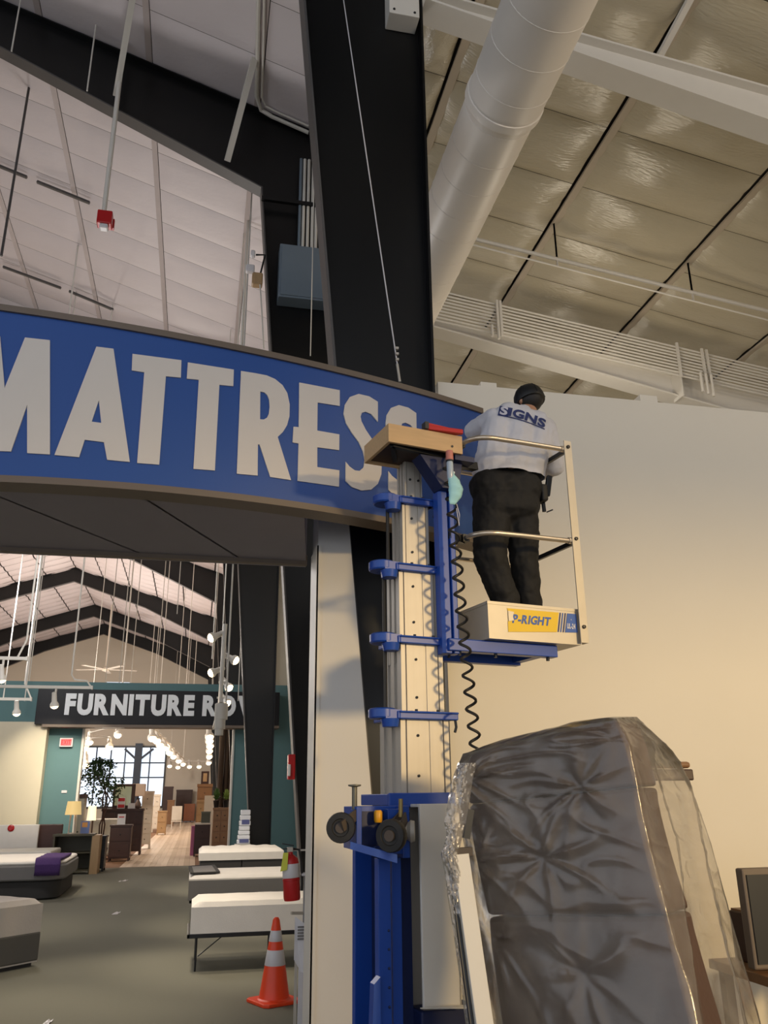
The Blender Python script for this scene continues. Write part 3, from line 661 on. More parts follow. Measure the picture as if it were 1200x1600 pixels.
lo('caster_fork', MB().bar((-.975, -.10, 1.56), (-.86, -.04, 1.625), .012, .05).bar((-.945, -.02, 1.56), (-.85, .0, 1.62), .012, .05), m_rub2, cb)
lo('caster_fork', MB().bar((-.715, -.21, 1.515), (-.62, -.10, 1.60), .012, .055).bar((-.75, -.12, 1.52), (-.63, -.06, 1.60), .012, .055), m_rub2, cb, label='tan caster fork')
lo('swivel', MB().lathe([(.05, -.05), (.055, -.03), (.04, 0), (.055, .02), (.05, .04)], 16, Matrix.Translation((-.61, -.09, 1.53)) @ Matrix.Rotation(PI/2, 4, 'Y') @ Matrix.Rotation(.5, 4, 'X')), m_alu, cb, smooth=True)
lo('screw_jack', MB().lathe([(.014, -.06), (.014, .05), (.034, .055), (.034, .062), (.002, .064)], 14, Matrix.Translation((-.875, -.02, 1.70))).box(-.87, -.62, .05, .06, 1.62, 1.63), mat('jack_grey', '#6a675c', .5, .4), cb, smooth=True)
lo('lock_pin', MB().tube([(-.645, -.09, 1.60), (-.643, -.09, 1.69)], .012, 8), mat('brass', '#8d7a4a', .4, .6), cb)
col = lo('base_column', MB().box(-.735, -.665, .0, .05, .2, 1.40).box(-.645, -.59, .03, .08, .2, 1.40).box(-.70, -.36, .40, .44, .2, 1.62), m_lblue, bevel=.003)
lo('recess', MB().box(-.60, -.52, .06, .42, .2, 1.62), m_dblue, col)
for k in range(7): lo('rivet', MB().ball((-.680, -.001, .55+k*.085), .007, 8), m_dblue, col)
lo('foot_plate', MB().prism([(-.80, -.02, .2), (-.735, -.02, .2), (-.735, -.02, .86), (-.77, -.02, .83)], (0, .05, 0)), m_lblue, col)
cv = lo('battery_cover', MB().box(-.515, -.30, -.05, -.03, .70, 1.662).box(-.515, -.30, -.03, .13, 1.645, 1.662).box(-.315, -.30, -.05, .13, .70, 1.66), m_white, bevel=.004)
lo('flange_lip', MB().hexa([(-.57, -.12, .725), (-.515, -.05, .70), (-.30, -.05, .70), (-.30, -.12, .70), (-.57, -.12, .73), (-.515, -.05, .705), (-.30, -.05, .705), (-.30, -.12, .705)]), m_white, cv)
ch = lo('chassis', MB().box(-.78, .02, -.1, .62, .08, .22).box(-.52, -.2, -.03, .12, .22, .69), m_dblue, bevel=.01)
for x in (-.72, -.04):
    for yy in (-.04, .56): lo('chassis_wheel', MB().lathe([(.02, -.02), (.055, -.02), (.06, -.012), (.06, .012), (.055, .02), (.02, .02)], 18, Matrix.Translation((x, yy, .06)) @ Matrix.Rotation(PI/2, 4, 'Y')), m_rub, ch, smooth=True)
# loose things on the lift
def LW(x, y, z): return LM @ Vector((x, y, z))
t = root('hand_clamp', 'red hand clamp lying on the wooden tool tray', 'tool', LW(-.25, .0, 3.86), LT)
obj('bar', MB().prism([(-.16, -.06, .0), (.085, -.085, .0), (.09, -.06, .0), (.02, -.02, .0), (-.14, -.035, .0)], (0, 0, .03)), m_red, t, local=True, bevel=.004)
obj('handle', MB().bar((-.16, -.05, .035), (.07, -.06, .018), .02, .018), m_red, t, local=True)
obj('jaw', MB().box(-.175, -.15, -.07, -.02, 0, .045), m_dark, t, local=True)
t = root('squeeze_bottle', 'clear slim bottle with a pink cap hanging under the wooden tray', 'bottle', LW(-.285, -.11, 3.51), LT)
obj('cap', MB().lathe([(.022, .14), (.024, .145), (.022, .20), (.012, .205)], 16), mat('pink_cap', '#c07668', .5), t, smooth=True, local=True)
obj('barrel', MB().lathe([(.012, 0), (.020, .02), (.021, .11), (.019, .138)], 16), mat('clear_barrel', '#a9b6c4', .2), t, smooth=True, local=True)
obj('black_ring', MB().lathe([(.0235, .128), (.0235, .139)], 16), m_dark, t, local=True)
t = root('face_mask', 'pale blue pleated face mask dangling from the blue upright beside the coiled cable', 'mask', LW(-.272, -.115, 3.36), LT)
P = []
for i in range(13):
    v = i/12; z = .215*v; w = (.018+.024*math.sin(PI*min(1, v*1.05))) ; off = .004*((i % 3)-1)
    P.append([(-.03+w*2*u*(1-.0*v)+.012*math.sin(PI*v)*u, -.022*math.sin(PI*u)*math.sin(PI*v)+off, z) for u in (0, .2, .4, .6, .8, 1)])
mk = obj('cloth', MB().grid(P), mat('mask_blue', '#9fd0d8', .8), t, smooth=True, local=True)
s_ = mk.modifiers.new('solid', 'SOLIDIFY'); s_.thickness = .003
obj('ear_loop', MB().tube([(.02, 0, .01), (.035, -.005, -.06), (.03, -.004, -.13), (.018, 0, -.02)], .0022, 5), m_refl, t, local=True)
obj('ear_loop', MB().tube([(-.01, 0, .21), (-.018, -.005, .27), (-.026, -.004, .33)], .0022, 5), m_refl, t, local=True)
obj('nose_band', MB().box(-.03, .015, -.004, .004, .205, .216), m_refl, t, local=True)
# ------------------------------------------------------------------ the worker
PW = (1.88, 5.06, 2.628)
per = root('person', 'worker seen from behind in pale printed sweatshirt, black trousers and black cap on lift platform', 'person', PW)
def V3(x, y, Y): return aty(x, y, Y)
def fused(name, mb, m, vox, smooth_it, cut=None, parent=per, disp=0, dscale=.1, lab=None):
    o = obj(name, mb, m, parent, fix=False)
    r = o.modifiers.new('remesh', 'REMESH'); r.mode = 'VOXEL'; r.voxel_size = vox; r.use_smooth_shade = True
    s = o.modifiers.new('smooth', 'SMOOTH'); s.iterations = smooth_it; s.factor = .5
    if disp:
        tx = bpy.data.textures.new('folds', 'CLOUDS'); tx.noise_scale = dscale; tx.noise_depth = 2
        d = o.modifiers.new('folds', 'DISPLACE'); d.texture = tx; d.strength = disp; d.mid_level = .5; d.texture_coords = 'LOCAL'
    dg = bpy.context.evaluated_depsgraph_get(); dg.update()
    me = bpy.data.meshes.new_from_object(o.evaluated_get(dg)); o.modifiers.clear(); old = o.data; o.data = me; bpy.data.meshes.remove(old); me.name = name
    if cut:
        bm = bmesh.new(); bm.from_mesh(me)
        for co, no in cut:
            bmesh.ops.bisect_plane(bm, geom=bm.verts[:]+bm.edges[:]+bm.faces[:], plane_co=INV[per.name] @ Vector(co), plane_no=no, clear_outer=True)
        bm.to_mesh(me); bm.free()
    if lab: o['label'] = lab
    return o
m_skin = mat('skin', '#b98a6e', .5); m_shirt = mat('sweatshirt', '#c9c8ce', .85, bump=.12, bscale=60); m_trou = mat('black_cotton', (.0055, .005, .005), .8, bump=.1)
m_cap = mat('cap_black', (.007, .007, .008), .5); m_hair = mat('hair', '#1a1512', .6)
hd = V3(826, 628, 5.22); nk = V3(818, 650, 5.14)
shL, elL, haL = V3(772, 655, 5.10), V3(741, 673, 5.34), V3(764, 678, 5.62)
shR, elR, haR = V3(852, 672, 5.08), V3(866, 728, 5.14), V3(846, 742, 5.44)
hpL, knL, anL = V3(771, 782, 5.03), V3(765, 868, 5.00), V3(790, 938, 5.04)
hpR, knR, anR = V3(813, 785, 5.04), V3(818, 868, 5.06), V3(828, 942, 5.10)
fz = 2.628
def low(p, z): return Vector((p.x, p.y, z))
faceD = Vector((-.45, .86, -.25)).normalized()
# body: one surface, posed
b = MB()
b.cap2(hd, hd+Vector((0, 0, .035)), .088, .09).cap2(hd-Vector((0, 0, .055))+faceD*.03, hd+faceD*.02, .06, .075)
b.ball(hd+faceD*.095+Vector((0, 0, -.015)), .017, 8, (1, 1.3, 1.3)).ball(hd+faceD*.085+Vector((0, 0, -.062)), .022, 8, (1.4, 1, .5))
side = faceD.cross(Vector((0, 0, 1))).normalized()
for sg in (-1, 1): b.ball(hd+side*.088*sg+Vector((0, 0, -.01)), .024, 8, (.6, .9, 1.3))
b.cap2(nk-Vector((0, 0, .04)), hd-Vector((0, 0, .05)), .065, .058)
b.cap2(shL, shR, .05, .05); ch = V3(808, 680, 5.10); wa = V3(795, 735, 5.06); pv = V3(793, 765, 5.05)
b.cap2(ch, wa, .10, .11).cap2(wa, pv, .12, .12).cap2(nk, ch, .06, .09)
for S0, E0, H0 in ((shL, elL, haL), (shR, elR, haR)): b.cap2(S0, E0, .055, .045).cap2(E0, H0, .042, .028)
for Hh, K, A in ((hpL, knL, anL), (hpR, knR, anR)): b.cap2(Hh, K, .095, .062).cap2(K, A, .058, .045).cap2(A, low(A, fz+.08), .042, .04)
for A, tx_ in ((anL, -.25), (anR, .12)): b.cap2(low(A, fz+.055), low(A, fz+.05)+Vector((tx_*.1, .10, 0)), .028, .022)
def hand(W, D, up):
    D = D.normalized(); sd = D.cross(up).normalized(); up = sd.cross(D)
    pal = W + D*.05; b.cap2(W, W+D*.085, .027, .030); b.cap2(W+D*.02-sd*.018, W+D*.085-sd*.026, .020, .016); b.cap2(W+D*.02+sd*.018, W+D*.085+sd*.026, .020, .016)
    for k, (o_, L) in enumerate(((-.030, .055), (-.010, .068), (.010, .074), (.030, .066))):
        p0 = W+D*.085+sd*o_; p1 = p0+D*L*.5-up*.010; p2 = p1+D*L*.40-up*.028
        b.cap2(p0, p1, .0105, .0095, 10); b.cap2(p1, p2, .0095, .0085, 10)
    q0 = W+D*.03+sd*.026; q1 = q0+sd*.032+D*.03-up*.012; q2 = q1+D*.030-up*.014
    b.cap2(q0, q1, .012, .011, 10); b.cap2(q1, q2, .011, .009, 10)
hand(haL, Vector((.25, .75, .12)), Vector((0, -.2, 1))); hand(haR, Vector((-.35, .8, .2)), Vector((0, -.2, 1)))
body = fused('body', b, m_skin, .0065, 3)
for sg in (-1, 1): obj('eye', MB().ball(hd+faceD*.082+side*.031*sg+Vector((0, 0, .018)), .012, 10), m_refl, per, smooth=True)
obj('hair', MB().ball(hd-faceD*.012+Vector((0, 0, .012)), .100, 16, (1, 1, .98)), m_hair, per, smooth=True)
# cap: crown, band, visor
cc_ = hd-faceD*.006+Vector((0, 0, .030))
up_ = (Vector((0, 0, 1))+faceD*.28).normalized(); xx_ = up_.cross(faceD).normalized(); yy_ = xx_.cross(up_)
CM = Matrix.Translation(cc_) @ Matrix((xx_, -yy_, up_)).transposed().to_4x4()
cr_ = obj('cap', MB().lathe([(.110, -.045), (.113, -.03), (.112, .0), (.104, .035), (.086, .066), (.056, .088), (.020, .098), (.001, .099)], 24, CM), m_cap, per, smooth=True)
obj('cap_button', MB().ball(CM @ Vector((0, 0, .1)), .009, 8), m_cap, cr_)
P = [[CM @ Vector((.082*math.sin(a)*(1+.05*k), .082*math.cos(a)*-1-.028*k*math.cos(a)*1.0, -.03-.006*k)) for a in [(-1.1+2.2*i/12) for i in range(13)]] for k in range(4)]
vz = obj('visor', MB().grid(P), m_cap, cr_, smooth=True); vz.modifiers.new('s', 'SOLIDIFY').thickness = .004
for k in range(6):
    a = k*PI/3+.2; obj('cap_seam', MB().tube([CM @ Vector((r*math.cos(a)*1.01, r*math.sin(a)*1.01, z)) for r, z in ((.113, -.03), (.112, 0), (.104, .035), (.086, .066), (.056, .088), (.02, .099))], .0022, 5), m_cap, cr_)
# sweatshirt
s = MB()
s.cap2(V3(778, 668, 5.10), V3(770, 742, 5.05), .112, .145).cap2(V3(842, 680, 5.08), V3(818, 745, 5.05), .112, .142).cap2(V3(810, 668, 5.10), V3(795, 748, 5.05), .135, .165)
s.cap2(V3(774, 654, 5.11), V3(852, 670, 5.09), .084, .086).cap2(V3(794, 650, 5.06), V3(838, 662, 5.05), .098, .094).cap2(nk-Vector((0, 0, .02)), nk+Vector((0, .01, .018)), .085, .072)
s.cap2(shL, elL, .082, .074).cap2(elL, elL.lerp(haL, .9), .072, .05).cap2(shR, elR, .085, .074).cap2(elR, elR.lerp(haR, .88), .070, .05)
s.cap2(V3(788, 752, 4.99), V3(800, 752, 4.99), .13, .13)
hem = V3(790, 729, 4.86).z
shirt = fused('sweatshirt', s, m_shirt, .011, 5, [((0, 0, hem), (0, 0, -1))], disp=.022, dscale=.09)
# trousers
tr_ = MB()
tr_.cap2(V3(768, 764, 5.03), V3(816, 764, 5.03), .150, .142).cap2(V3(772, 790, 5.01), V3(812, 790, 5.01), .142, .132).cap2(V3(780, 738, 5.06), V3(806, 738, 5.06), .115, .115)
tr_.cap2(hpL, knL, .138, .112).cap2(knL, anL, .110, .094).cap2(anL, low(anL, fz+.10), .096, .09)
tr_.cap2(hpR, knR, .132, .102).cap2(knR, anR, .100, .082).cap2(anR, low(anR, fz+.10), .084, .082)
trou = fused('trousers', tr_, m_trou, .011, 3, disp=.03, dscale=.08)
for A, tx_ in ((anL, -.25), (anR, .12)):
    d = Vector((tx_, 1, 0)).normalized(); c0 = low(A, fz)
    sm = MB()
    for r0, off, z0, z1 in ((.048, -.05, .022, .075), (.05, .05, .02, .055), (.046, .14, .02, .05)): sm.cap2(c0+d*off+Vector((0, 0, .045)), c0+d*(off+.04)+Vector((0, 0, .043)), r0*.9, r0*.85)
    sh_ = fused('shoe', sm, m_cap, .008, 3, [((0, 0, fz+.006), (0, 0, -1))])
    obj('sole', MB().prism([c0+d*a+d.cross(Vector((0, 0, 1)))*w+Vector((0, 0, .001)) for a, w in ((-.09, -.035), (.1, -.047), (.2, -.03), (.22, 0), (.2, .03), (.1, .047), (-.09, .035), (-.105, 0))], (0, 0, .02)), m_rub, sh_)
# tool pouch on the right hip
h0 = V3(846, 772, 5.0)
ho = obj('tool_pouch', MB().box(h0.x-.015, h0.x+.03, h0.y-.05, h0.y+.05, h0.z-.06, h0.z+.06), m_rub, per, bevel=.012)
obj('pouch_handle', MB().bar(h0+Vector((.03, -.02, -.02)), h0+Vector((.06, -.02, .13)), .03, .04), m_dark, ho, bevel=.008)
obj('pouch_tool', MB().bar(h0+Vector((.02, .02, -.12)), h0+Vector((.015, .02, -.02)), .02, .02).bar(h0+Vector((.015, -.03, -.14)), h0+Vector((.06, -.03, -.12)), .008, .008), m_dark, ho)
# printed back: navy strip with the word SIGNS in white, laid onto the cloth
bv_dg = bpy.context.evaluated_depsgraph_get(); bv_dg.update()
bvt = BVHTree.FromPolygons([v.co.copy() for v in shirt.data.vertices], [tuple(p.vertices) for p in shirt.data.polygons])
def onback(px_, py_, off):
    d = ray(px_, py_).normalized(); o_ = INV[per.name] @ CAM
    h, n, i, ds = bvt.ray_cast(o_, d)
    return (h - d*off) if h is not None else None
bl = [(777, 629), (800, 634), (825, 644), (853, 658)]; tl = [(783, 627), (806, 627), (828, 636), (856, 652)]
m_prn = mat('print_navy', '#2b3566', .8); m_prw = mat('print_white', '#d3cfd6', .8)
def strip(u0, u1, v0, v1, off, m, nm, nu=24, nv=6):
    A0, A1 = np.array([778., 647]), np.array([853., 670]); U = A1-A0; hgt = np.array([3., -13.])
    P = []
    for i in range(nu+1):
        u = u0+(u1-u0)*i/nu; row = []
        for j in range(nv+1):
            v = v0+(v1-v0)*j/nv; q = A0+U*u+hgt*v+np.array([0, -3.2*math.sin(PI*u)]); p = onback(*q, off)
            if p is None: return None
            row.append(p)
        P.append(row)
    return obj(nm, MB().grid(P), m, shirt, local=True, fix=False)
patch = next((o for o in (strip(u0, .215, -.1, v1, .004, m_prn, 'print_patch') for u0, v1 in ((-.02, 1.08), (0, 1.0), (.02, .9), (.03, .8), (.05, .7), (.08, .6))) if o), None); print('patch', patch); strip(0, .98, -.16, -.04, .004, m_prn, 'print_line')
g_, wd_ = word('SIGNS', .04, .10)
def pletter(vs, fs, off, m, nm, grow=0):
    A0, A1 = np.array([780., 647]), np.array([851., 669]); U = A1-A0; hgt = np.array([3., -12.])
    bm = bmesh.new(); vv = [bm.verts.new((a/wd_, b, 0)) for a, b in vs]
    for f in fs:
        try: bm.faces.new([vv[i] for i in f])
        except Exception: pass
    bmesh.ops.subdivide_edges(bm, edges=bm.edges[:], cuts=1, use_grid_fill=True); bm.verts.index_update()
    mb = MB(); ok = True
    for v in bm.verts:
        q = A0+U*v.co.x+hgt*v.co.y+np.array([0, -3.2*math.sin(PI*v.co.x)]); p = onback(*q, off)
        if p is None: p = Vector((0, 0, 0)); ok = False
        mb.v.append(tuple(p))
    mb.f = [tuple(v.index for v in f.verts) for f in bm.faces]; bm.free()
    if ok: obj(nm, mb, m, shirt, local=True, fix=False)
for k, (chh, vs, fs) in enumerate(g_):
    pletter(vs, fs, .007, m_prw if k < 1 and patch else m_prn, 'print_letter')
# ------------------------------------------------------------------ furniture wrapped in clear film
def crom(ps, t):
    n = len(ps)-1; i = min(n-1, int(t)); u = t-i
    p0, p1, p2, p3 = ps[max(0, i-1)], ps[i], ps[i+1], ps[min(n, i+2)]
    return .5*((2*p1)+(p2-p0)*u+(2*p0-5*p1+4*p2-p3)*u*u+(3*p1-p0-3*p2+p3)*u**3)
rowL = [aty(*p, Y) for p, Y in (((722, 1178), 4.05), ((711, 1212), 4.06), ((718, 1290), 4.05), ((737, 1400), 4.0), ((766, 1600), 3.93))]
rowR = [aty(*p, Y) for p, Y in (((962, 1122), 3.40), ((984, 1165), 3.36), ((1004, 1270), 3.33), ((1036, 1400), 3.26), ((1088, 1600), 3.14))]
rowB = [aty(*p, Y) for p, Y in (((996, 1120), 3.62), ((1061, 1193), 3.85), ((1104, 1290), 3.95), ((1138, 1410), 3.95), ((1190, 1600), 3.9))]
for R_ in (rowL, rowR, rowB):
    d = R_[-1]-R_[-2]; k = (R_[-1].z-.0)/-d.z; R_.append(R_[-1]+d*min(k, 3)); R_[-1].z = 0.0
rowD = [l + (b-r)*.55 + Vector((.05, .06, 0)) for l, r, b in zip(rowL, rowR, rowB)]
ctr = (rowL[0]+rowR[0]+rowB[0]+rowD[0])/4
t = wrap = root('wrapped_furniture', 'tall brown upholstered furniture standing on end, shrouded in crinkled clear plastic film', 'wrapped furniture', (ctr.x, ctr.y, 0))
NF, NB, NC, ND, NR = 110, 56, 40, 30, 190
pin = [(.46, 2.55, .020), (.09, 1.15, .024), (.72, 1.55, .016), (.06, 2.6, .018), (.10, 3.4, .018), (.93, .8, .012), (.55, 3.7, .010)]
P = []
for i in range(NR+1):
    tt = 5*i/NR; A, B, Cb, D = crom(rowL, tt), crom(rowR, tt), crom(rowB, tt), crom(rowD, tt); ring_ = []
    for (p, q, n, sid) in ((A, B, NF, 0), (B, Cb, NB, 1), (Cb, D, NC, 2), (D, A, ND, 3)):
        d = q-p; nrm = Vector((d.y, -d.x, 0)).normalized()
        for k in range(n):
            u = k/n; e = math.sin(PI*u)**.35 if u > 0 else 0; disp = 0
            if sid == 0:
                for (pu, pt, amp) in pin:
                    a, b = (u-pu)*.95, (tt-pt)*.32; r = math.hypot(a, b); th = math.atan2(b, a)
                    f = abs(math.sin(th*3.5+pu*9+.8*math.sin(th*2+pt*5)+noise.noise(Vector((th*2, pu*8, r*3)))))
                    disp += amp*math.exp(-r/.22)*(1-f)**2*1.5*min(1, r*14) - amp*.9*math.exp(-r/.07)
                q_ = u*1.1+tt*.25
                disp += .010*(1-abs(noise.noise(Vector((q_*2.2, tt*1.6-u*2, 3.1)))))**8
                disp += .003*noise.noise(Vector((u*7, tt*3, 1.7))) + .018*math.sin(PI*u)*(.4+noise.noise(Vector((u*2, tt*1.1, 9))))
                cr = math.exp(-abs(u-.08)/.08)*(math.exp(-abs(tt-1.15)/.3)+math.exp(-abs(tt-2.6)/.22)+math.exp(-abs(tt-3.4)/.2))
                disp += .022*cr*noise.noise(Vector((u*60, tt*34, 5)))
            elif sid == 1:
                s_ = u*4.2+.5*tt; fold = (1-abs(math.sin(s_*1.5+noise.noise(Vector((u*2, tt*.8, 4))))))**3
                disp += .055*fold*min(1, tt) + .005*noise.noise(Vector((u*7, tt*2.2, 8))) + .008*(1-abs(noise.noise(Vector((u*4-tt*1.3, tt*3, 2)))))**8
            else: disp += .02*noise.noise(Vector((u*4, tt*2, sid)))
            ring_.append(p+d*u+nrm*disp*e)
    N = len(ring_)
    for _ in range(2): ring_ = [(ring_[j-1]+ring_[j]*2+ring_[(j+1) % N])/4 for j in range(N)]
    P.append(ring_)
mb = MB(); N = len(P[0])
caps = []
for s in (.02, .25, .5, .75, .92):
    caps.append([ctr.lerp(p, s)+Vector((0, 0, .030*(1-s**3)+.010*noise.noise(Vector((p.x*9*s, p.y*9*s, s*5))))) for p in P[0]])
rows = caps+P
mb.v = [tuple(p) for r in rows for p in r]
mb.f = [(i*N+j, i*N+(j+1) % N, (i+1)*N+(j+1) % N, (i+1)*N+j) for i in range(len(rows)-1) for j in range(N)] + [tuple(range(N))]
def film_mat(name, fac, col, gloss):
    m = bpy.data.materials.new(name); m.use_nodes = True; nt = m.node_tree; b = nt.nodes['Principled BSDF']; out = nt.nodes['Material Output']
    b.inputs['Base Color'].default_value = lin(col); b.inputs['Roughness'].default_value = .2; b.inputs['Specular IOR Level'].default_value = .8
    tr = nt.nodes.new('ShaderNodeBsdfTransparent'); tr.inputs[0].default_value = (.93, .92, .90, 1)
    mx = nt.nodes.new('ShaderNodeMixShader')
    tc = nt.nodes.new('ShaderNodeTexCoord'); n = nt.nodes.new('ShaderNodeTexNoise'); n.inputs['Scale'].default_value = 7; n.inputs['Detail'].default_value = 6; n.inputs['Distortion'].default_value = 1.2
    nt.links.new(tc.outputs['Object'], n.inputs['Vector'])
    mr = nt.nodes.new('ShaderNodeMapRange'); mr.inputs[1].default_value = .3; mr.inputs[2].default_value = .7; mr.inputs[3].default_value = fac-.05; mr.inputs[4].default_value = fac+.06
    nt.links.new(n.outputs[0], mr.inputs[0]); nt.links.new(mr.outputs[0], mx.inputs[0])
    n2 = nt.nodes.new('ShaderNodeTexNoise'); n2.inputs['Scale'].default_value = 16; n2.inputs['Detail'].default_value = 4; n2.inputs['Distortion'].default_value = .8
    nt.links.new(tc.outputs['Object'], n2.inputs['Vector'])
    bp = nt.nodes.new('ShaderNodeBump'); bp.inputs['Strength'].default_value = .18; bp.inputs['Distance'].default_value = .012
    nt.links.new(n2.outputs[0], bp.inputs['Height']); nt.links.new(bp.outputs[0], b.inputs['Normal'])
    gl = nt.nodes.new('ShaderNodeBsdfGlossy'); gl.inputs['Roughness'].default_value = .2; nt.links.new(bp.outputs[0], gl.inputs['Normal'])
    fr = nt.nodes.new('ShaderNodeLayerWeight'); fr.inputs[0].default_value = .30; nt.links.new(bp.outputs[0], fr.inputs['Normal'])
    ml = nt.nodes.new('ShaderNodeMath'); ml.operation = 'MULTIPLY'; ml.inputs[1].default_value = gloss; ml.use_clamp = True; nt.links.new(fr.outputs[0], ml.inputs[0])
    m2 = nt.nodes.new('ShaderNodeMixShader')
    nt.links.new(tr.outputs[0], mx.inputs[1]); nt.links.new(b.outputs[0], mx.inputs[2]); nt.links.new(ml.outputs[0], m2.inputs[0])
    nt.links.new(mx.outputs[0], m2.inputs[1]); nt.links.new(gl.outputs[0], m2.inputs[2]); nt.links.new(m2.outputs[0], out.inputs[0])
    return m
m_film = film_mat('plastic_film', .19, '#c9beb2', 1.15); m_film2 = film_mat('bunched_film', .42, '#d6d2d0', .6)
obj('plastic_film', mb, m_film, wrap, smooth=True, label='crinkled clear plastic film')
# the upholstered body inside: a front cushion block split by a seam, soft corners
def inner(t0, t1, ins, dep):
    mb = MB(); rr = []
    for i in range(9):
        tt = t0+(t1-t0)*i/8; A, B, Cb = crom(rowL, tt), crom(rowR, tt), crom(rowB, tt); d = (B-A); L = d.length; d.normalize(); bk = Vector((-d.y, d.x, 0))
        if bk.y < 0: bk = -bk
        e = .03*(1-math.sin(PI*(i/8)*.98+.01)**.3)
        a0 = A+d*(.035+ins)+bk*(.030+e); b0 = B-d*(.02+ins)+bk*(.030+e)
        rr.append([a0, a0.lerp(b0, .03)-bk*.012, a0.lerp(b0, .97)-bk*.012, b0, b0+bk*dep, a0+bk*dep])
    n = 6; mb.v = [tuple(p) for r in rr for p in r]
    mb.f = [(i*n+j, i*n+(j+1) % n, (i+1)*n+(j+1) % n, (i+1)*n+j) for i in range(8) for j in range(n)] + [tuple(range(n)), tuple(8*n+j for j in range(n))]
    return mb
m_uph = mat('brown_leather', '#4f382c', .5, var=.1, bump=.1)
for a, b in ((.02, 1.63), (1.65, 3.2), (3.22, 4.96)): obj('cushion', inner(a, b, 0, .22), m_uph, wrap, smooth=True, bevel=.02)
# pale rail leaning along the left edge inside the film, bunched film around it
ra, rb = aty(719, 1335, 3.90), aty(757, 1604, 3.78); rb2 = rb+(rb-ra)*((rb.z-.02)/(ra.z-rb.z))
obj('support_rail', MB().bar(ra, rb2, .075, .03, (0, 1, 0)), m_white, wrap, bevel=.003)
obj('rail_groove', MB().bar(ra+Vector((-.048, .02, 0)), rb2+Vector((-.048, .02, 0)), .018, .02, (0, 1, 0)), m_dark, wrap)
obj('rail_bracket', MB().bar(aty(704, 1332, 3.92), aty(736, 1330, 3.92), .05, .035), m_rub2, wrap)
obj('rail_bracket', MB().bar(aty(728, 1310, 3.95), aty(735, 1265, 3.95), .03, .03), m_dark, wrap)
Lp = [(716, 1192), (707, 1215), (700, 1250), (694, 1285), (698, 1305), (689, 1335), (696, 1370), (699, 1400), (708, 1455), (717, 1520), (728, 1604)]
Rp = [(745, 1192), (738, 1220), (734, 1250), (728, 1285), (722, 1310), (716, 1335), (728, 1372), (730, 1400), (738, 1455), (745, 1520), (748, 1604)]
Pg = []
for i in range(121):
    u = i/120*(len(Lp)-1); k = min(len(Lp)-2, int(u)); f = u-k
    l = Vector(Lp[k]).lerp(Vector(Lp[k+1]), f); r = Vector(Rp[k]).lerp(Vector(Rp[k+1]), f); row = []
    for j in range(17):
        v = j/16; q = l.lerp(r, v); am = .035*math.sin(PI*v)+.018*abs(noise.noise(Vector((v*9, u*2.2, 1))))+.010*noise.noise(Vector((v*22, u*7, 2)))
        row.append(aty(q.x, q.y, 3.90-am))
    Pg.append(row)
bg_ = obj('bunched_film', MB().grid(Pg), m_film2, wrap, smooth=True, fix=False)
# ------------------------------------------------------------------ right edge: screen on a desk, wooden rack
A, Bq = aty(1155, 1357, 4.9), aty(1173, 1522, 4.9)
t = root('flat_screen', 'dark flat screen with a bronze bezel standing on a wooden desk at the right edge', 'screen', (A.x+.5, 4.9, Bq.z))
obj('bezel', MB().box(A.x, A.x+1.05, 4.88, 4.95, Bq.z+.02, A.z), m_trim, t, bevel=.012)
obj('panel', MB().box(A.x+.025, A.x+1.02, 4.872, 4.88, Bq.z+.05, A.z-.035), m_dark, t)
obj('stand', MB().box(A.x+.35, A.x+.7, 4.85, 5.05, Bq.z, Bq.z+.02).box(A.x+.48, A.x+.57, 4.90, 4.95, Bq.z+.01, Bq.z+.1), m_dark, t)
t = root('desk', 'honey brown wooden desk under the dark flat screen', 'desk', (A.x+.5, 5.0, 0))
obj('desk_top', MB().box(A.x+.02, A.x+1.5, 4.62, 5.4, Bq.z-.055, Bq.z), m_mwood, t, bevel=.006)
obj('apron', MB().box(A.x+.08, A.x+1.45, 4.68, 4.70, Bq.z-.20, Bq.z-.055), m_dwood, t)
for x in (A.x+.06, A.x+1.40):
    for y in (4.66, 5.30): obj('leg', MB().box(x, x+.06, y, y+.06, 0, Bq.z-.055), m_dwood, t)
q0, q1 = aty(1156, 1425, 5.2), aty(1172, 1508, 5.2)
t = root('wooden_box', 'narrow dark wooden box half hidden behind the flat screen', 'box', (q0.x+.2, 5.2, Bq.z))
obj('body', MB().box(q0.x, q0.x+.35, 5.12, 5.32, Bq.z, q0.z), m_dwood, t, bevel=.008); obj('top_board', MB().box(q0.x+.01, q0.x+.34, 5.13, 5.31, q0.z, q0.z+.012), m_mwood, t)
q0 = aty(1066, 1190, 5.7)
t = root('display_rack', 'brown wooden rack with rounded top showing just above the plastic film', 'rack', (q0.x-.25, 5.75, 0))
for x in (q0.x-.8, q0.x-.42): obj('upright', MB().box(x, x+.04, 5.7, 5.78, 0, q0.z-.05), m_dwood, t)
q0.x += .06; obj('crown', MB().box(q0.x-.82, q0.x, 5.69, 5.79, q0.z-.045, q0.z), m_mwood, t, bevel=.018); obj('cross_rail', MB().box(q0.x-.81, q0.x+.02, 5.70, 5.78, q0.z-.13, q0.z-.052), m_dwood, t, bevel=.01)
for z in (.3, .8, 1.3): obj('shelf', MB().box(q0.x-.8, q0.x-.40, 5.69, 5.95, z, z+.03), m_dwood, t)
for x in (q0.x-.8, q0.x-.42): obj('upright', MB().box(x, x+.04, 5.9, 5.96, 0, 1.4), m_dwood, t)
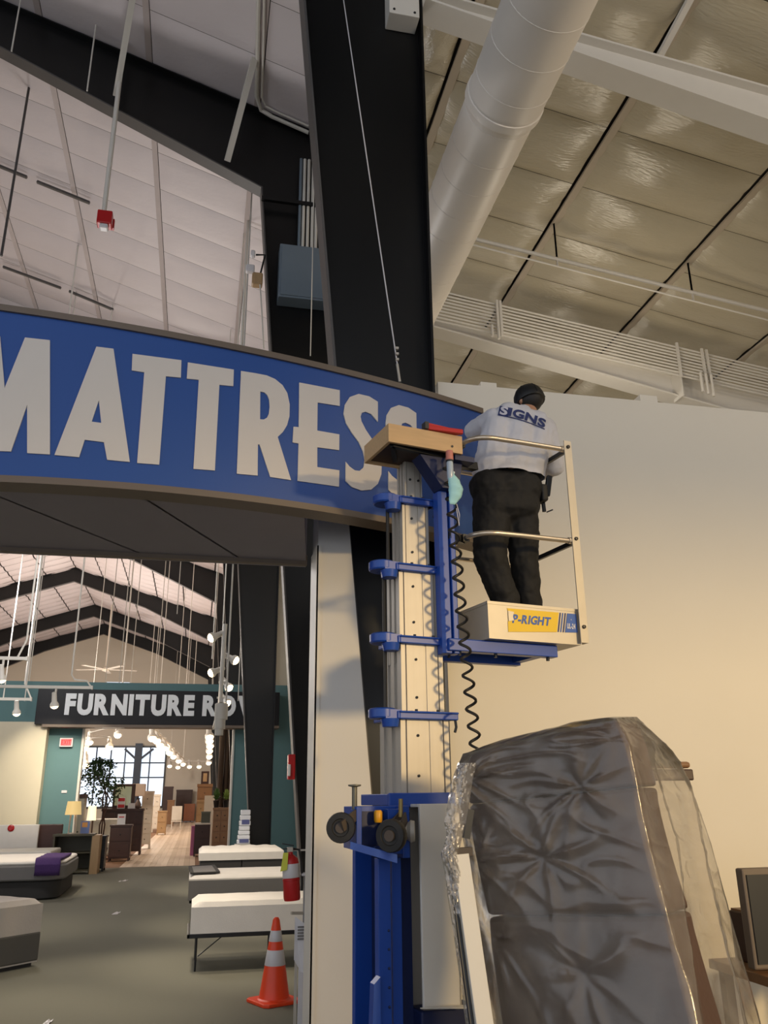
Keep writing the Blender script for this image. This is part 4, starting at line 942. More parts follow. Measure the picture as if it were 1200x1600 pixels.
# ------------------------------------------------------------------ cone, extinguisher, paper-covered stand
c = atz(428, 1566, 0); hz_ = aty(437, 1433, c.y).z
t = root('traffic_cone', 'orange traffic cone with two white reflective bands on the grey carpet', 'cone', (c.x, c.y, 0), math.radians(24))
H0 = .035; prof = lambda z: .135-(.135-.028)*(z-H0)/(hz_-H0)
obj('base', MB().prism([(x*.19, y*.19, 0) for x, y in ((-1, -.8), (-.8, -1), (.8, -1), (1, -.8), (1, .8), (.8, 1), (-.8, 1), (-1, .8))], (0, 0, .03)), m_orange, t, bevel=.008, local=True)
obj('body', MB().lathe([(.150, .028), (.140, .036)]+[(prof(z), z) for z in (H0+.005, .2, .4, hz_-.02)]+[(.022, hz_-.004), (.016, hz_)], 32), m_orange, t, smooth=True, local=True)
za = lambda py: aty(436, py, c.y).z
for a, b in ((1470, 1453), (1507, 1483)): obj('reflective_band', MB().lathe([(prof(za(a))+.0005, za(a)), (prof(za(a))+.002, za(a)+.003), (prof(za(b))+.002, za(b)-.003), (prof(za(b))+.0005, za(b))], 32), m_refl, t, smooth=True, local=True, label='white reflective band')
Ye = 6.95
e0, e1 = aty(456, 1407, Ye), aty(452, 1335, Ye)
t = root('display_stand', 'grey post stand covered with white printed paper, just left of the pier edge', 'stand', (e0.x+.1, Ye, 0))
s0, s1 = aty(477, 1368, Ye), aty(484, 1600, Ye)
obj('post', MB().box(s0.x-.012, s0.x+.035, Ye-.03, Ye+.02, 0, s0.z), mat('stand_grey', '#8b8c90', .4, .4), t, bevel=.004)
obj('top_plate', MB().box(s0.x-.035, s0.x+.05, Ye-.05, Ye+.04, s0.z, s0.z+.02), m_refl, t, bevel=.004)
w0, w1 = aty(461, 1432, Ye-.1), aty(482, 1452, Ye-.1)
obj('paper_panel', MB().prism([(w0.x, Ye-.10, w0.z), (w1.x+.03, Ye-.16, w1.z), (w1.x+.03, Ye-.16, w1.z-.3), (w0.x+.05, Ye-.10, w1.z-.28), (w0.x, Ye-.10, w1.z-.20)], (0, .012, 0)), m_refl, t, label='white paper with faint print')
obj('paper_panel', MB().box(w0.x+.035, w1.x+.02, Ye-.09, Ye-.08, .05, w1.z-.25), m_refl, t)
for k in range(5): obj('print_line', MB().box(w0.x+.018, w0.x+.075-.006*(k % 3), Ye-.133, Ye-.128, w0.z-.075-.02*k, w0.z-.063-.02*k), m_gfab, t)
obj('leg', MB().box(w0.x+.01, w0.x+.03, Ye-.06, Ye-.04, 0, w1.z-.2).box(w0.x+.005, w1.x+.04, Ye-.12, Ye+.05, 0, .03), m_alu, t)
ap = aty(458, 1425, Ye); obj('arm', MB().bar((ap.x-.02, Ye-.06, ap.z), (s0.x, Ye-.01, ap.z-.01), .02, .02), m_alu, t)
t = root('fire_extinguisher', 'red fire extinguisher with a yellow tag hanging from the grey stand', 'extinguisher', (e0.x, Ye-.02, e0.z))
r = .064; L = e1.z-e0.z; M0 = Matrix.Rotation(math.radians(-4), 4, 'Y')
obj('cylinder', MB().lathe([(.02, .0), (r-.006, .003), (r, .02), (r, L-.06), (r*.9, L-.03), (r*.55, L-.008), (.022, L), (.018, L+.03)], 24, M0), m_red, t, smooth=True, local=True)
obj('label', MB().lathe([(r+.0005, L*.50), (r+.0015, L*.505), (r+.0015, L*.80), (r+.0005, L*.805)], 24, M0), m_refl, t, smooth=True, local=True, label='white instruction band')
obj('band', MB().lathe([(r+.001, L*.44), (r+.003, L*.445), (r+.003, L*.475), (r+.001, L*.48)], 24, M0), m_red, t, smooth=True, local=True)
obj('valve', MB().box(-.022, .022, -.02, .02, L+.02, L+.055, M0), m_alu, t, local=True, bevel=.004)
obj('lever', MB().bar(M0 @ Vector((-.06, 0, L+.085)), M0 @ Vector((.03, 0, L+.062)), .02, .008).bar(M0 @ Vector((-.055, 0, L+.045)), M0 @ Vector((.02, 0, L+.045)), .02, .008), m_dark, t, local=True)
obj('hose', MB().tube([M0 @ Vector(p) for p in ((.02, 0, L+.04), (.07, 0, L+.03), (r+.018, -.02, L*.8), (r+.016, -.02, L*.35), (r+.010, -.02, L*.2))], .009, 8), m_rub, t, smooth=True, local=True)
obj('tag', MB().prism([M0 @ Vector(p) for p in ((-.055, -.03, L+.02), (-.02, -.055, L+.02), (-.035, -.07, L-.10), (-.085, -.045, L-.11))], (0, .002, 0)), mat('tag_yellow', '#c9c83a', .6), t, local=True, label='yellow inspection tag')
obj('hanger', MB().bar(M0 @ Vector((0, .02, L+.03)), (s0.x-e0.x, .0, L+.03), .012, .012), m_alu, t, local=True)
# ------------------------------------------------------------------ beds on the right
def quilt(x0, x1, y0, y1, z0, z1, n=26, amp=.006, rad=.05, dome=.012):
    P = []
    for i in range(n+1):
        row = []
        for j in range(n+1):
            u, v = i/n, j/n; x = x0+(x1-x0)*u; y = y0+(y1-y0)*v; e = min(u*(x1-x0), (1-u)*(x1-x0), v*(y1-y0), (1-v)*(y1-y0))
            row.append((x, y, z1-rad*max(0, 1-e/rad)**2.2+amp*abs(math.sin(u*17))*abs(math.sin(v*13))+dome*math.sin(PI*u)*math.sin(PI*v)))
        P.append(row)
    m = MB().grid(P)
    border = [P[i][0] for i in range(n+1)]+[P[n][j] for j in range(1, n+1)]+[P[i][n] for i in range(n-1, -1, -1)]+[P[0][j] for j in range(n-1, 0, -1)]
    k = len(border); m.add(border+[(p[0], p[1], z0) for p in border], [(i, (i+1) % k, k+(i+1) % k, k+i) for i in range(k)]+[tuple(range(k, 2*k))])
    return m
def bed_frame(par, x0, x1, y0, y1, z, m=m_dark):
    fr = obj('frame', MB().box(x0, x1, y0, y0+.03, z-.04, z).box(x0, x1, y1-.03, y1, z-.04, z).box(x0, x0+.03, y0, y1, z-.04, z).box(x1-.03, x1, y0, y1, z-.04, z), m, par, bevel=.006)
    for x in (x0+.10, (x0+x1)/2, x1-.10):
        for y in (y0+.08, y1-.08): obj('leg', MB().tube([(x, y, 0), (x, y, z-.03)], .011, 8), m, par)
    obj('brace', MB().tube([(x0+.12, y0+.08, .14), (x0+.38, y0+.10, z-.03)], .006, 6), m, par)
    return fr
p = atz(295, 1462, .35)
t = root('bed', 'nearest bed on the right, white mattress on thin black metal legs', 'bed', (.9, 10.2, 0), 0, 'beds along the right')
bed_frame(t, .0, 1.83, p.y, 10.72, .36)
mt = obj('mattress', quilt(.03, 1.82, p.y+.005, 10.70, .362, .665), m_fab, t, smooth=True)
p = atz(295, 1370, .62)
t = root('bed', 'middle bed on the right with grey mattress sides, dark pad on its white top', 'bed', (.9, 14.2, 0), 0, 'beds along the right')
bed_frame(t, .0, 1.83, p.y+.02, 15.0, .30)
mt = obj('mattress', quilt(-.02, 1.83, p.y, 15.05, .30, .585, rad=.02), m_gfab, t, smooth=True)
obj('mattress_top', quilt(-.02, 1.83, p.y, 15.05, .565, .625, rad=.04), m_fab, mt, smooth=True)
q = [atz(a, b, .645) for a, b in ((300, 1366), (341, 1364), (333, 1353), (297, 1355))]
t2 = root('display_pad', 'dark grey framed pad lying on the near corner of the middle bed', 'pad', q[0])
obj('mat', MB().prism(q, (0, 0, .015)), m_gfab, t2)
for i in range(4): obj('edge', MB().bar(q[i]+Vector((0, 0, .012)), q[(i+1) % 4]+Vector((0, 0, .012)), .05, .02), m_dfab, t2)
p = atz(312, 1334, .66)
t = root('bed', 'farthest bed on the right with a quilted white top over a charcoal base', 'bed', (.9, 19.2, 0), 0, 'beds along the right')
for k in range(2): obj('base', MB().box(.17+k*.83, .985+k*.83, p.y, 19.95, .10, .53), m_dfab, t, bevel=.01)
obj('mattress', quilt(.14, 1.83, p.y-.02, 19.96, .53, .72, amp=.02), m_fab, t, smooth=True)
for x in (.3, 1.7): obj('leg', MB().box(x, x+.05, p.y+.05, p.y+.1, 0, .10).box(x, x+.05, 19.8, 19.85, 0, .10), m_dark, t)
# bagged bedding by the third column
a0, a1 = aty(370, 1319, 20.12), aty(393, 1290, 20.12)
t = root('low_bench', 'small white bench against the third black column, bagged bedding on it', 'bench', (a0.x+.15, 20.1, 0))
obj('seat', MB().box(a0.x-.05, 1.26, 20.0, 20.24, a0.z-.04, a0.z), m_white, t)
for x in (a0.x, 1.2): obj('leg', MB().box(x, x+.04, 20.02, 20.22, 0, a0.z-.04), m_white, t)
m_bag = mat('bag_white', '#d5d8df', .3, bump=.2); m_bagp = mat('bag_print', '#4d5384', .5)
for (pl_, pr_, pt, pb, l) in ((370, 393, 1290, 1319, 'lower pack of white bedding in clear bag with dark blue printed band'), (374, 393, 1265, 1286, 'upper pack of white bedding on top of the bagged pile')):
    a, b = aty(pl_, pb, 20.05), aty(pr_, pt, 20.05)
    if pb == 1286: a.z = z_prev
    x1_ = min(b.x, 1.24); t = root('bedding_pack', l, 'bedding', ((a.x+x1_)/2, 20.1, a.z), 0, 'bagged bedding')
    n = 4 if pb == 1319 else 3; hh = (b.z-a.z)/n
    for k in range(n): obj('folded_layer', MB().box(a.x+.012*k, x1_-.004*k, 20.0, 20.24, a.z+k*hh, a.z+(k+1)*hh-.004), m_bag, t, bevel=.02)
    obj('printed_band', MB().box(a.x+.05, x1_-.03, 19.985, 19.998, a.z+.03, a.z+hh*1.1), m_bagp, t)
    z_prev = b.z+.002
# ------------------------------------------------------------------ beds on the left
def frame2(P0, P1):  # axes of a rotated bed from its near edge
    d = (P1-P0); d.z = 0; L = d.length; d.normalize(); return d, Vector((-d.y, d.x, 0)), L
K = atz(57, 1509, 0); K2 = atz(-40, 1528, 0)
d_, n_, _ = frame2(K2, K); n_ = n_ if n_.y > 0 else -n_
Mx = Matrix(((d_.x, n_.x, 0, K.x), (d_.y, n_.y, 0, K.y), (0, 0, 1, 0), (0, 0, 0, 1)))
t = root('bed', 'nearest bed on the left, its pale cover hanging to the carpet at lower left', 'bed', (K.x-.8, K.y+.2, 0), 0, 'beds along the left')
q = quilt(-2.1, 0, 0, 1.4, .04, .67, rad=.05); q.v = [tuple(Mx @ Vector(v)) for v in q.v]
obj('cover', q, mat('pale_cover', '#cfc6bd', .85, bump=.1), t, smooth=True)
obj('base', MB().box(-2.05, -.04, .04, 1.36, 0, .05, Mx), m_dfab, t)
obj('cover_shade_band', MB().box(-2.11, .008, -.008, 1.41, .05, .34, Mx), mat('cover_shade', '#615e59', .9), t, bevel=.02, label='lower half of the cover, darkened with painted shade')  # shade on the lower cover, put in as a darker band
K = atz(90, 1404, .02); Q = atz(125, 1374, .02)
d_ = (Q-K).normalized(); n_ = Vector((-d_.y, d_.x, 0)); n_ = n_ if n_.x < 0 else -n_
Mx = Matrix(((n_.x, d_.x, 0, K.x), (n_.y, d_.y, 0, K.y), (0, 0, 1, 0), (0, 0, 0, 1)))   # x: to the left along the front, y: away
Wd = min(2.6, (Q-K).length)
def rrect(x0, x1, y0, y1, r, n=6):
    pts = []
    for cx_, cy_, a0 in ((x1-r, y1-r, 0), (x0+r, y1-r, PI/2), (x0+r, y0+r, PI), (x1-r, y0+r, 1.5*PI)):
        pts += [(cx_+r*math.cos(a0+PI/2*i/n), cy_+r*math.sin(a0+PI/2*i/n)) for i in range(n+1)]
    return pts
t = root('bed', 'dark-based bed on the left with grey-sided mattress and purple throw on its corner', 'bed', tuple(Mx @ Vector((1.2, Wd/2, 0))), 0, 'beds along the left')
obj('base', MB().prism([Mx @ Vector((x, y, .02)) for x, y in rrect(0, 2.6, 0, Wd, .35)], (0, 0, .30)), m_dfab, t, smooth=True, bevel=.02)
mt = obj('mattress', MB().prism([Mx @ Vector((x, y, .33)) for x, y in rrect(-.08, 2.65, -.08, Wd+.05, .40)], (0, 0, .26)), m_gfab, t, smooth=True, bevel=.03)
obj('mattress_top', MB().prism([Mx @ Vector((x, y, .59)) for x, y in rrect(-.05, 2.62, -.05, Wd+.02, .38)], (0, 0, .06)), m_fab, mt, smooth=True, bevel=.03)
t = root('throw_blanket', 'folded purple plush throw draped over the corner of the dark-based bed', 'blanket', tuple(Mx @ Vector((.4, .5, .66))))
P = []
for i in range(15):
    row = []
    for j in range(25):
        x = .0+.44*i/14; s_ = j/24*1.75
        y, z = (s_-.20, .672) if s_ > .22 else (-.10-.02*math.sin(s_*9), .672-(.22-s_)*1.15)
        if .16 < s_ <= .30: y, z = -.10+.13*(s_-.16)/.14*1.0, .672-.03*(1-(s_-.16)/.14)
        e = .05*max(0, 1-x/.3)*(1 if s_ > .3 else .3)
        row.append(Mx @ Vector((x+.03*noise.noise(Vector((i*.3, j*.4, 0))), y, z-e*.2+.015*abs(noise.noise(Vector((i*.35, j*.3, 3)))))))
    P.append(row)
o = obj('folded_cloth', MB().grid(P), m_purp, t, smooth=True, fix=False); sm_ = o.modifiers.new('s', 'SOLIDIFY'); sm_.thickness = .035; sm_.offset = 1
# white platform bed and headboards against the cream wall
A, B = aty(0, 1308, 21.2), aty(83, 1308, 21.2)
t = root('bed', 'white platform bed frame with open sides in front of the pale wall panel', 'bed', (B.x-1, 22, 0), 0, 'beds along the left')
obj('deck', MB().box(B.x-2.3, B.x, 21.2, 22.7, .50, .63), m_white, t, bevel=.04)
for x in (B.x-.55, B.x-2.0): obj('leg', MB().box(x, x+.28, 21.25, 21.4, 0, .50).box(x, x+.28, 22.5, 22.65, 0, .50), m_white, t)
A, B = aty(0, 1289, 23.7), aty(60, 1305, 23.7)
t = root('headboard', 'low white headboard with a round red emblem behind the white platform bed', 'headboard', (B.x-.8, 23.7, 0))
obj('panel', MB().box(B.x-2.2, B.x, 23.66, 23.76, .3, A.z), m_fab, t, bevel=.015)
for x in (B.x-2.1, B.x-.1): obj('leg', MB().box(x, x+.05, 23.68, 23.74, 0, .3), m_white, t)
P = aty(17, 1294, 23.64); obj('emblem', MB().lathe([(.08, 0), (.08, .015), (.05, .03)], 20, Matrix.Translation((P.x, 23.66, P.z)) @ Matrix.Rotation(PI/2, 4, 'X')), m_red, t, label='round red emblem')
A, B = aty(61, 1288, 23.9), aty(97, 1306, 23.9)
t = root('headboard', 'dark brown leather headboard standing next to the white one', 'headboard', ((A.x+B.x)/2, 23.9, 0))
obj('panel', MB().box(A.x, B.x, 23.86, 23.96, .3, A.z), m_dwood, t, bevel=.02)
for x in (A.x+.05, B.x-.1): obj('leg', MB().box(x, x+.05, 23.88, 23.94, 0, .3), m_dwood, t)
P = aty(75, 1128, 24.3); struct('wall_back.001', MB().box(-18, P.x, 24.3, 24.69, 0, P.z), mat('cream_panel', '#cfc6ae', .7, var=.02))
# ------------------------------------------------------------------ black lettered sign over the passage
A, B = aty(60, 1076, 24.1), aty(436, 1134, 24.1)
t = root('store_sign', 'long black sign above the passage reading FURNITURE ROW in white capitals', 'sign', ((A.x+B.x)/2, 24.2, B.z))
m_sgn = mat('sign_black', (.006, .006, .009), .5, spec=.3)
obj('panel', MB().box(A.x, B.x, 24.12, 24.695, B.z, A.z), m_sgn, t, bevel=.01)
obj('lower_lip', MB().box(A.x+.2, B.x, 24.10, 24.66, B.z-.07, B.z), m_trim, t)
l0, l1 = aty(100, 1117, 24.1), aty(409, 1117, 24.1); zt_ = aty(200, 1087, 24.1).z; zb_ = l0.z; hh = zt_-zb_
g, wd = word('FURNITURE ROW', .055, .10, .42); sx = (l1.x-l0.x)/wd
for ch, vs, fs in g: obj('letter', solid([(l0.x+a*sx, 24.085, zb_+b*hh) for a, b in vs], fs, (0, .04, 0)), mat('sign_letter', '#e6eaee', .5) if 'sign_letter' not in bpy.data.materials else bpy.data.materials['sign_letter'], t)
P, Q = aty(94, 1153, 24.6), aty(113, 1167, 24.6)
t = root('exit_sign', 'red illuminated EXIT sign on the teal wall left of the passage', 'sign', ((P.x+Q.x)/2, 24.6, Q.z))
obj('housing', MB().box(P.x, Q.x, 24.58, 24.70, Q.z, P.z), m_refl, t, bevel=.01)
m_ex = emit('exit_red', '#ff4a4e', .75)
obj('lit_face', MB().box(P.x+.03, Q.x-.03, 24.572, 24.58, Q.z+.03, P.z-.03), m_ex, t)
g, wd = word('EXIT', .03, .14)
for ch, vs, fs in g: obj('letter', solid([(P.x+.05+a/wd*(Q.x-P.x-.10), 24.566, Q.z+.06+b*(P.z-Q.z-.12)) for a, b in vs], fs, (0, .006, 0)), mat('exit_letter', '#9c2a2c', .5), t)
P, Q = aty(96, 1235, 24.66), aty(104, 1239, 24.66)
thing('wall_outlet', MB().box(P.x, Q.x, 24.68, 24.70, Q.z, P.z), m_refl, 'small white outlet plate on the teal wall under the exit sign', 'outlet', bevel=.004)
# ------------------------------------------------------------------ track lights
def head(par, pos, aim, size=.11):
    pos = Vector(pos); aim = Vector(aim).normalized(); q = aim.to_track_quat('Z', 'Y').to_matrix().to_4x4(); M = Matrix.Translation(pos) @ q
    h = obj('spot_head', MB().lathe([(.02, -size*1.6), (size*.32, -size*1.5), (size*.36, -size*.3), (size*.6, size*.1), (size*.62, size*.4), (size*.55, size*.42)], 14, M), m_white, par, smooth=True)
    obj('bulb', MB().lathe([(size*.54, size*.36), (size*.54, size*.425), (size*.4, size*.62), (size*.2, size*.74), (.002, size*.78)], 14, M), m_bulb, h)
    return h
def track(label, y, p0, p1, heads, rods=(), bend=None, group='track lights over the beds'):
    A, B = aty(*p0, y), aty(*p1, y); B.z = A.z = (A.z+B.z)/2
    t = root('track_light', label, 'track light', ((A.x+B.x)/2, y, A.z), 0, group)
    obj('rail', MB().bar(A, B, .06, .06), m_white, t)
    obj('end_cap', MB().box(B.x, B.x+.03, y-.04, y+.04, A.z-.04, A.z+.04), m_white, t)
    for hx, hy in heads:
        P = aty(hx, hy, y); obj('stem', MB().tube([(P.x, y, A.z-.02), (P.x, y, P.z+.15)], .022, 8), m_white, t); head(t, (P.x, y, P.z), (.1, .15, -1), .15)
    for rx in rods:
        P = aty(rx, p0[1], y); obj('drop_rod', MB().tube([(P.x, y, A.z), (P.x, y, zl(P.x)-.1)], .014, 6), m_white, t)
    if bend:
        pts = [aty(*q, y) for q in bend]; top = pts[0].copy(); top.z = zl(top.x)-.1; pts[0].x = pts[1].x; top.x = pts[1].x
        obj('feed_conduit', MB().tube([top]+pts, .02, 6), m_white, t, smooth=True)
    return t
track('long white track light in front of the black sign, one spot at its right', 19.0, (-60, 1073), (143, 1073), [(85, 1099)], (40,), [(126, 900), (112, 1055), (117, 1062), (136, 1064), (142, 1073)])
track('shorter white track light below the long one, one lit spot', 20.5, (-60, 1092), (48, 1092), [(26, 1111)], (5,), [(50, 1010), (39, 1068), (48, 1090)])
track('white track light highest at the left edge under the grey soffit', 17.0, (-60, 1028), (41, 1028), [(2, 1058)], (), [(46, 900), (42, 1000), (28, 1026)])
# the track that runs away from the camera, seen end-on as a cluster of spots
t = root('track_light', 'end-on white track light with five glowing spots hanging before the black column', 'track light', (0.35, 13, 4.5), 0, 'track lights over the beds')
Y0 = 11.6; E0 = aty(344, 1112, Y0); 
obj('rail', MB().bar((E0.x, Y0-.3, E0.z+.12), (E0.x, Y0+4.4, E0.z+.12), .05, .05), m_white, t)
obj('can_lamp', MB().lathe([(.085, -.10), (.085, .10), (.07, .11)], 18, Matrix.Translation((E0.x+.01, Y0-.2, E0.z-.02))).lathe([(.07, -.22), (.07, -.10)], 18, Matrix.Translation((E0.x+.0, Y0-.2, E0.z-.02))).lathe([(.055, -.30), (.055, -.22)], 18, Matrix.Translation((E0.x-.005, Y0-.2, E0.z-.02))), m_white, t, smooth=True)
obj('drop_rod', MB().tube([(E0.x+.08, Y0+.3, E0.z+.14), (E0.x+.08, Y0+.3, zl(E0.x)-.1)], .014, 6), m_white, t)
obj('drop_rod', MB().tube([(E0.x+.03, Y0+2.6, E0.z+.14), (E0.x+.03, Y0+2.6, zl(E0.x)-.1)], .012, 6), m_white, t)
for (hx, hy, ax, yy) in ((334, 995, -.8, 12.2), (364, 1030, .8, 12.6), (334, 1050, -.9, 13.2), (356, 1072, .3, 13.8), (353, 1096, .3, 14.6)):
    P = aty(hx, hy, yy); h = head(t, P, (ax, -.35, -.45), .12); obj('arm', MB().bar(P-Vector((ax*.12, 0, -.06)), (E0.x, yy, P.z+.06), .03, .03), m_white, t)
obj('stem', MB().tube([(E0.x+.005, 12.2, E0.z+.12), (E0.x+.02, 12.2, aty(348, 975, 12.2).z)], .03, 8), m_white, t)
# drop rods from the roof beyond
RODS = sorted([(57, 870, 41, 1075, 24), (62, 870, 44, 1075, 26), (181, 885, 164, 1075, 30), (204, 875, 186, 1070, 28), (205, 880, 192, 1070, 33), (221, 895, 204, 1070, 32), (264, 915, 251, 1070, 36), (281, 885, 278, 940, 27),
                                         (285, 970, 279, 1070, 44), (299, 972, 291, 1070, 40), (306, 1035, 303, 1070, 54), (378, 880, 386, 1075, 23.2), (370, 885, 373, 1072, 23.4), (343, 878, 333, 1000, 18), (236, 1050, 234, 1072, 58), (243, 1050, 241, 1072, 60)], key=lambda r: r[2])
ORD = ['leftmost', 'second', 'third', 'fourth', 'fifth', 'sixth', 'seventh', 'eighth', 'ninth', 'tenth', 'eleventh', 'twelfth', 'thirteenth', 'fourteenth', 'fifteenth', 'rightmost']
for i, (x0, y0, x1, y1, Y) in enumerate(RODS):
    A, B = aty(x0, y0, Y), aty(x1, y1, Y); B.z = max(B.z-.4, 4.2); zt0 = zl(B.x)-.06
    thing('drop_rod', MB().tube([(B.x, Y, zt0), (B.x, Y, B.z)], (.009+.0002*Y), 6), m_white, ('thin white rod hanging from the far roof, %s of sixteen' if i in (0, 15) else 'thin white rod hanging from the far roof, %s of sixteen from the left') % ORD[i], 'rod', 'thin white rods of the far store', smooth=True)
# ceiling fan of the far store
P = aty(165, 1046, 60)
t = root('ceiling_fan', 'pale ceiling fan high above the far store, just over the black sign', 'fan', tuple(P))
obj('rod', MB().tube([P, (P.x, 60, zl(P.x)-.1)], .05, 6), m_cream, t); obj('hub', MB().lathe([(.05, -.15), (.25, -.1), (.25, .12), (.08, .2)], 16, Matrix.Translation(P)), m_cream, t, smooth=True)
for k in range(5): a = k*2*PI/5+.3; obj('blade', MB().bar(P+Vector((math.cos(a)*.2, math.sin(a)*.2, 0)), P+Vector((math.cos(a)*2.1, math.sin(a)*2.1, .02)), .34, .02), m_cream, t)
# strings of lit spots in the far store
def string(label, pts, Ys, size):
    t = root('track_light', label, 'track light', tuple(aty(*pts[0], Ys[0])), 0, 'track lights of the far store'); Q = [aty(*p, y) for p, y in zip(pts, Ys)]
    obj('rail', MB().tube([q+Vector((0, 0, .3)) for q in Q], .04, 6), m_white, t)
    for q in Q: head(t, q, (.1, -.5, -.8), size); obj('stem', MB().tube([q+Vector((0, 0, .1)), q+Vector((0, 0, .3))], .02, 6), m_white, t)
    obj('drop_rod', MB().tube([Q[0]+Vector((0, 0, .3)), (Q[0].x, Q[0].y, zl(Q[0].x)-.1)], .015, 6), m_white, t)
    obj('drop_rod', MB().tube([Q[-1]+Vector((0, 0, .3)), (Q[-1].x, Q[-1].y, zl(Q[-1].x)-.1)], .015, 6), m_white, t)
string('diagonal string of glowing spots receding above the wooden aisle', [(238, 1150), (245, 1154), (250, 1161), (257, 1166), (265, 1174), (271, 1180), (279, 1187), (286, 1192)], [34, 36, 39, 42, 46, 50, 55, 60], .30)
string('upright string of glowing spots above the right side of the passage', [(327, 1148), (327, 1155), (328, 1163), (327, 1171), (327, 1180), (326, 1190)], [33, 35, 38, 42, 47, 53], .28)
string('level row of small lit spots along the white end wall', [(265, 1195), (278, 1197), (296, 1196), (311, 1196), (343, 1196)], [66]*5, .30)
string('row of separate spots hanging before the far window, upper left of passage', [(184, 1146), (140, 1157), (171, 1165), (133, 1166), (134, 1193)], [36, 36, 36, 36, 36], .26)
# dark curtain of brown columns on the right of the far store
A, B = aty(344, 1140, 33), aty(366, 1240, 33)
t = root('curtain', 'dark brown pleated curtain on the right side of the far store', 'curtain', ((A.x+B.x)/2, 33, 0))
for k in range(5):
    x0 = A.x+(1.8-A.x)*k/5; obj('pleat', MB().lathe([(.10, .0), (.12, .05), (.10, 3), (.12, 6.0)], 12, Matrix.Translation((x0+.1, 33+.08*(k % 2), 0))), mat('curtain_brown', '#3a2c22', .8) if k == 0 else bpy.data.materials['curtain_brown'], t, smooth=True)
obj('curtain_rod', MB().tube([(A.x, 33, 6.02), (1.85, 33, 6.02)], .03, 8), m_dark, t)
# ------------------------------------------------------------------ furniture of the far store
def yfloor(py): return atz(250, py, 0).y
def cabinet(label, cat, name, x0, x1, top, base, m, Y=None, depth=.5, drawers=(3, 2), legs=True, topm=None, z0=None, open_=False, group=None):
    Y = Y or yfloor(base); A, B = aty(x0, top, Y), aty(x1, top, Y); z1 = A.z; zb_ = 0 if z0 is None else z0
    t = root(name, label, cat, ((A.x+B.x)/2, Y, zb_), 0, group); lg = .08*(z1-zb_) if legs else 0; th = .05*(z1-zb_)
    if open_:
        obj('back', MB().box(A.x, B.x, Y+depth-.03, Y+depth, zb_+lg, z1-th), m, t)
        for x in (A.x, B.x-.04): obj('side', MB().box(x, x+.04, Y, Y+depth-.03, zb_+lg, z1-th), m, t)
        for k in range(drawers[0]): z = zb_+lg+(z1-th-zb_-lg)*k/drawers[0]; obj('shelf', MB().box(A.x+.04, B.x-.04, Y+.01, Y+depth-.03, z, z+.03), m, t)
    else:
        obj('body', MB().box(A.x, B.x, Y, Y+depth, zb_+lg, z1-th), m, t)
        R_, C_ = drawers
        for i in range(R_):
            for j in range(C_):
                a = A.x+(B.x-A.x)*(j+.06)/C_; b = A.x+(B.x-A.x)*(j+.94)/C_; h0 = zb_+lg+(z1-th-zb_-lg)*(i+.08)/R_; h1 = zb_+lg+(z1-th-zb_-lg)*(i+.92)/R_
                d = obj('drawer', MB().box(a, b, Y-.02, Y, h0, h1), m, t); obj('knob', MB().ball(((a+b)/2, Y-.03, (h0+h1)/2), .02, 6), m_dark, d)
    obj('top', MB().box(A.x-.02, B.x+.02, Y-.03, Y+depth, z1-th, z1), topm or m, t)
    if legs:
        for x in (A.x, B.x-.05):
            for y in (Y, Y+depth-.05): obj('leg', MB().box(x, x+.05, y, y+.05, zb_, zb_+lg), m, t)
    return t, A, B, Y
# console, lamp, things by the teal wall
t, A, B, Y = cabinet('dark wooden console table with a light end, in front of the teal wall', 'table', 'console_table', 84, 146, 1304, 1362, mat('olive_wood', '#4b4531', .5), Y=22.9, depth=.6, drawers=(2, 1), open_=True)
obj('end_panel', MB().box(B.x-.02, B.x+.16, 22.88, 23.5, 0, A.z-.03), m_lwood, t, label='light wood end panel')
ztab = A.z
cabinet('narrow black stand at the right end of the console table', 'stand', 'side_stand', 153, 166, 1306, 1356, m_dark, Y=23.6, depth=.5, drawers=(3, 1))
P = aty(111, 1304, 23.1); Pt, Pb, Pl, Pr = aty(111, 1252, 23.1), aty(111, 1273, 23.1), aty(99, 1273, 23.1), aty(125, 1273, 23.1)
t = root('table_lamp', 'table lamp with a lit cream shade on the dark console table', 'lamp', (P.x, 23.1, ztab))
r_ = (Pr.x-Pl.x)/2
obj('base', MB().lathe([(.10, ztab), (.10, ztab+.02), (.03, ztab+.03)], 16, Matrix.Translation((P.x, 23.1, 0))), m_alu, t, smooth=True)
for s in (-1, 1): obj('post', MB().tube([(P.x+s*.07, 23.1, ztab+.02), (P.x+s*.05, 23.1, Pb.z+.05)], .018, 8), m_alu, t)
obj('shade', MB().lathe([(r_, Pb.z), (r_*.82, Pt.z), (r_*.80, Pt.z), (r_*.97, Pb.z)], 24, Matrix.Translation((P.x, 23.1, 0))), emit('lit_shade', '#e6c583', .55), t, smooth=True)
cabinet('grey half-height cabinet at the left side of the passage', 'cabinet', 'grey_cabinet', 121, 133, 1241, 1330, mat('taupe', '#9a938a', .6), Y=25.6, depth=.6, drawers=(1, 1), legs=False, topm=m_dwood)
